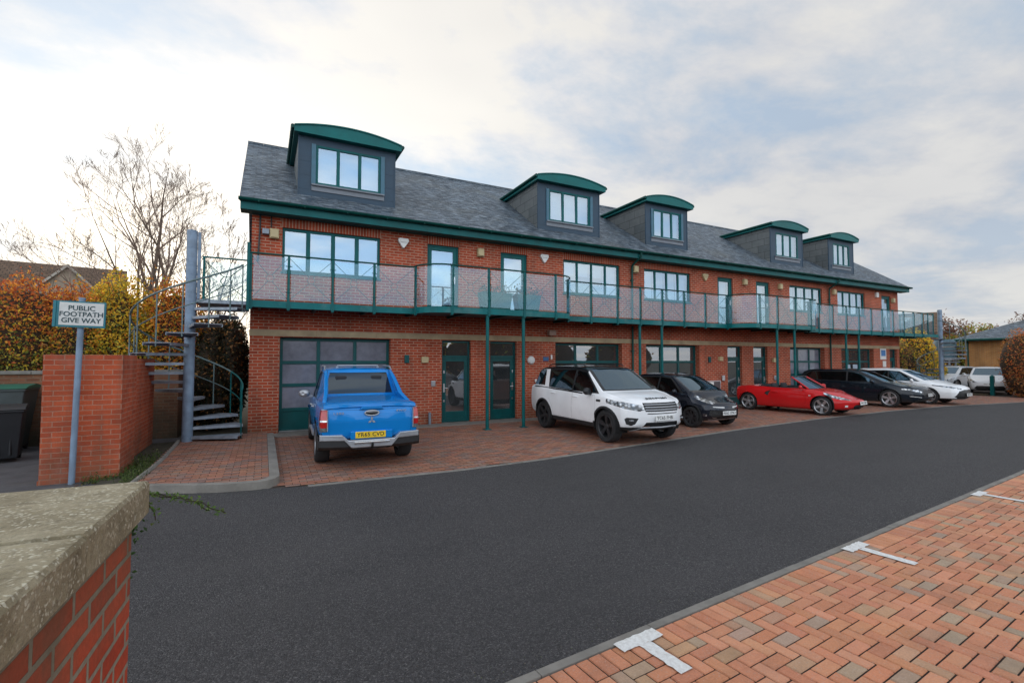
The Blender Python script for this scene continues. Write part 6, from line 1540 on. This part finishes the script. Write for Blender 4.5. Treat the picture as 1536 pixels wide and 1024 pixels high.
    m = MB(); m.tube([(-2.535, .12*math.cos(a), .99+.045*math.sin(a)) for a in [2*PI*i/24 for i in range(24)]], .012, 8, closed=True); m.box(-2.545, -2.51, -.095, .095, 1.005, 1.03); m.build('handle', CM['silver'], t, smooth=50)
    m = MB(); m.box(-2.52, -2.5, -.1, .1, .955, 1.025); m.build('handle_recess', CM['trim'], t, bevel=.01)
    m = MB()   # three pointed emblem made of lozenges
    for a in (90, 210, 330):
        d = Vector((0, math.cos(math.radians(a)), math.sin(math.radians(a)))); s = Vector((0, -d.z, d.y)); p0 = Vector((-2.533, 0, .855))
        q = [p0, p0+d*.035+s*.02, p0+d*.07, p0+d*.035-s*.02]
        m.add([tuple(v) for v in q]+[tuple(v+Vector((.02, 0, 0))) for v in q], ((0, 1, 2, 3), (4, 5, 6, 7), (0, 1, 5, 4), (1, 2, 6, 5), (2, 3, 7, 6), (3, 0, 4, 7)))
    m.build('emblem', CM['silver'], t)
    text('lettering', 'L200', .05, CM['silver'], axes((-2.524, .56, 1.0), (0, -1, 0), (-1, 0, 0)), t, .004, 1.5, 1.2); text('lettering', '4WD', .05, CM['silver'], axes((-2.524, -.52, 1.015), (0, -1, 0), (-1, 0, 0)), t, .004, 1.5, 1.2)
    for sy in (-1, 1):
        m = MB(); m.tube([(-2.522, sy*.738, .70), (-2.522, sy*.738, 1.06), (-2.44, sy*.83, 1.07)], .008, 6); m.build('lamp_trim', CM['silver'], t)
        mirror_part(t, .82, sy*1.02, 1.16, sy, CM['silver'], 1.2); handle(t, .2, sy*.875, .96, sy, CM['silver']); handle(t, -.56, sy*.875, .98, sy, CM['silver'])
        m = MB(); m.tube([(.28, sy*.66, 1.735), (.18, sy*.67, 1.80), (-.52, sy*.67, 1.795), (-.66, sy*.68, 1.72)], .019, 8); m.build('roof_rail', CM['silver'], t, smooth=50)
        m = MB(); m.tube([(.6, sy*.87, .43), (-.7, sy*.87, .43)], .04, 8); m.build('side_step', CM['silver'], t, smooth=50)
    m = MB(); m.box(-.52, -.42, -.42, .42, 1.80, 1.825); m.box(-.5, -.44, -.44, -.40, 1.76, 1.80); m.box(-.5, -.44, .40, .44, 1.76, 1.80); m.build('roof_bar', CM['silver'], t, bevel=.008)
    # stepped bumper
    m = MB(); w2 = .86
    outl = [(-w2, .53), (-.46, .53), (-.34, .40), (.34, .40), (.46, .53), (w2, .53), (w2+.0, .63), (.50, .63), (.40, .535), (-.40, .535), (-.50, .63), (-w2, .63)]
    xo = lambda y: -2.60+.14*(abs(y)/w2)**3
    m.add([(xo(y), y, z) for y, z in outl]+[(xo(y)+.13, y, z) for y, z in outl], [(0, 1, 10, 11), (1, 2, 9, 10), (2, 3, 8, 9), (3, 4, 7, 8), (4, 5, 6, 7), (12+0, 12+1, 12+10, 12+11), (12+1, 12+2, 12+9, 12+10), (12+2, 12+3, 12+8, 12+9), (12+3, 12+4, 12+7, 12+8), (12+4, 12+5, 12+6, 12+7)]+[(i, (i+1) % 12, 12+(i+1) % 12, 12+i) for i in range(12)])
    m.build('bumper_trim', CM['silver'], t, bevel=.012)
    m = MB(); rows = [[(xo(y)+dx, y, z) for y in [-.88+1.76*j/12 for j in range(13)]] for dx, z in ((.02, .54), (.03, .42), (.12, .36), (.3, .36))]; m.grid(rows)
    m.box(-2.50, -2.0, -.30, .30, .36, .42); m.build('bumper', CM['trim'], t, smooth=40)
    for sy in (-1, 1):
        q = MB(); q.grid([[(xo(.88)+.02+(.5*k/5), sy*(.875+.01*math.sin(PI*k/5)), z) for k in range(6)] for z in (.37, .60)]); q.build('bumper_corner', CM['trim'], t)
    m = MB(); m.box(-2.63, -2.5, -.30, .30, .475, .505); m.build('bumper_step', CM['chrome'] if 'chrome' in CM else M['chrome'], t, bevel=.006)
    m = MB(); m.box(-2.55, -2.49, -.36, .36, .54, .68); m.build('plate_recess', pm, t, bevel=.01)
    plate(t, axes((-2.553, .02, .615), (0, -1, 0), (-1, 0, .06)), 'YR65 CVD', True)
    m = MB(); m.tube([(-2.1, -.3, .42), (-2.56, -.30, .40)], .03, 8); m.tube([(-2.3, 0, .42), (-2.62, 0, .40), (-2.66, 0, .47)], .022, 8); m.box(-2.3, 1.6, -.5, .5, .36, .44); m.build('underbody', CM['liner'], t)
    a_ = MB(); a_.tube([(-1.475, -.7, .37), (-1.475, .7, .37)], .05, 8); a_.lathe([(0, -.12), (.12, -.08), (.12, .08), (0, .12)], 12, lambda x, y, z: (-1.475+x, z, .37+y)); a_.build('rear_axle', CM['liner'], t)
    cabin(t, -.7, 1.2, .80, .6, 1.1, (.25, -.45), 1.74)
    return t
def put(t, x, y, deg, sc_=1.): t.scale = (sc_,)*3; t.location = (x, y, .001); t.rotation_euler = (0, 0, math.radians(deg))
put(pickup(), 1.72, 10.56, 87.5, .93)
put(suv(), 7.56, 9.83, -90.5, .97)
LA = [([(.30, .70), (.44, .80), (.62, .90), (.68, .84), (.60, .72), (.46, .66)], 'headlight'), ([(.16, .55), (.48, .575), (.48, .60), (.16, .585)], 'day_lamp'), ([(-.46, .28), (.46, .28), (.58, .38), (.56, .50), (-.56, .50), (-.58, .38)], 'grille'), ([(-.50, .215), (.50, .215), (.56, .25), (-.56, .25)], 'splitter'), ([(.62, .34), (.68, .34), (.68, .40), (.62, .40)], 'fog_lamp')]
b1, S1_ = hatch('parked_car', 'small black city hatchback parked beside the white sport utility car', (.012, .015, .024), 3.5, 2.34, .285, 1.64, 1.47, .62, 'AE63 UNO', CM['alloyd'], 8, .96, (.66, .92), (-.2, -.9), 0, .90, .74, LA, .42, .3)
put(b1, 10.95, 10.55, -89.5, .97)
put(roadster(), 16.84, 10.79, -82)
LB = [([(.44, .62), (.60, .69), (.80, .745), (.82, .70), (.70, .62), (.50, .585)], 'headlight'), ([(-.40, .42), (.40, .42), (.46, .56), (.40, .68), (-.40, .68), (-.46, .56)], 'grille'), ([(-.62, .22), (.62, .22), (.70, .30), (.56, .36), (-.56, .36), (-.70, .30)], 'lower_grille'), ([(.52, .40), (.78, .44), (.78, .46), (.52, .42)], 'day_lamp')]
b2, S2_ = hatch('parked_car', 'dark navy black estate car with bright silver wheels behind the red roadster', (.010, .016, .024), 4.6, 2.68, .335, 1.80, 1.46, .98, 'YG21 HZN', CM['alloy'], 5, .93, (.62, 1.02), (-.2, -1.5), .12, .92, .82, LB, .50, .3)
put(b2, 22.05, 11.36, -83)
LC = [([(.40, .66), (.62, .72), (.84, .80), (.85, .76), (.70, .66), (.46, .62)], 'headlight'), ([(-.56, .26), (.56, .26), (.70, .34), (.56, .56), (.30, .62), (-.30, .62), (-.56, .56), (-.70, .34)], 'grille'), ([(-.66, .20), (.66, .20), (.74, .25), (-.74, .25)], 'splitter')]
b3, S3_ = hatch('parked_car', 'white hatchback with black gaping grille last in the row of bays', (.84, .85, .86), 4.37, 2.64, .325, 1.79, 1.46, 1.0, 'LM70 KVT', CM['alloy'], 5, .92, (.62, 1.02), (-.2, -1.3), .05, .90, .79, LC, .42, .05)
put(b3, 25.2, 11.3, -87)
b4, S4_ = hatch('parked_car', 'white five door car facing the viewer by the russet hedge', (.70, .71, .72), 4.0, 2.5, .31, 1.78, 1.46, .78, 'FN14 OHL', CM['alloy'], 6, 0.96, (.7, 1.0), (-.1, -1.3), .15, .92, .78, [([(.50, .66), (.80, .84), (.82, .76), (.62, .62)], 'headlight'), ([(-.5, .24), (.5, .24), (.6, .34), (.5, .46), (-.5, .46), (-.6, .34)], 'grille')], .56, .05)
put(b4, 35.7, 11.75, -161)
b5, S5_ = hatch('parked_car', 'pale grey hatchback half hidden behind the white five door car', (.48, .50, .52), 4.1, 2.5, .31, 1.72, 1.46, .8, 'BD12 RVX', CM['alloy'], 6, .95, (.66, .98), (-.1, -1.1), 0, .92, .76, [([(.48, .6), (.78, .76), (.8, .7), (.6, .57)], 'headlight'), ([(-.5, .24), (.5, .24), (.6, .34), (.5, .46), (-.5, .46), (-.6, .34)], 'grille')], .5, .05)
put(b5, 38.6, 14.4, 175)
# the free standing board between the small hatchback and the roadster
ab = thing('display_board', 'silver framed free standing display board beside the black city hatchback', 'sign', (13.3, 11.3, 0), math.radians(8), local=True)
m = MB(); m.box(-.5, -.46, -.015, .015, .02, 1.12); m.box(.46, .5, -.015, .015, .02, 1.12); m.box(-.46, .46, -.014, .014, 1.08, 1.12); m.box(-.46, .46, -.014, .014, .35, .39); m.box(-.52, -.44, -.25, .25, .0, .03); m.box(.44, .52, -.25, .25, 0, .03); m.build('frame', M['steel'], ab, bevel=.004)
m = MB(); m.box(-.46, .1, -.006, .006, .39, 1.08); m.build('panel', M['white_pl'], ab); m = MB(); m.box(.1, .46, -.007, .007, .39, 1.08); m.build('dark_panel', simple('board_dark', (.05, .05, .055), .3), ab)
tp = thing('marker_post', 'teal square post standing in front of the white five door car', 'post', (33.8, 11.0, 0)); m = MB(); m.box(33.72, 33.88, 10.92, 11.08, -.02, .98); m.add([(33.72, 10.92, .98), (33.88, 10.92, .98), (33.88, 11.08, .98), (33.72, 11.08, .98), (33.8, 11, 1.05)], ((0, 1, 4), (1, 2, 4), (2, 3, 4), (3, 0, 4))); m.build('shaft', M['green'], tp, bevel=.008)
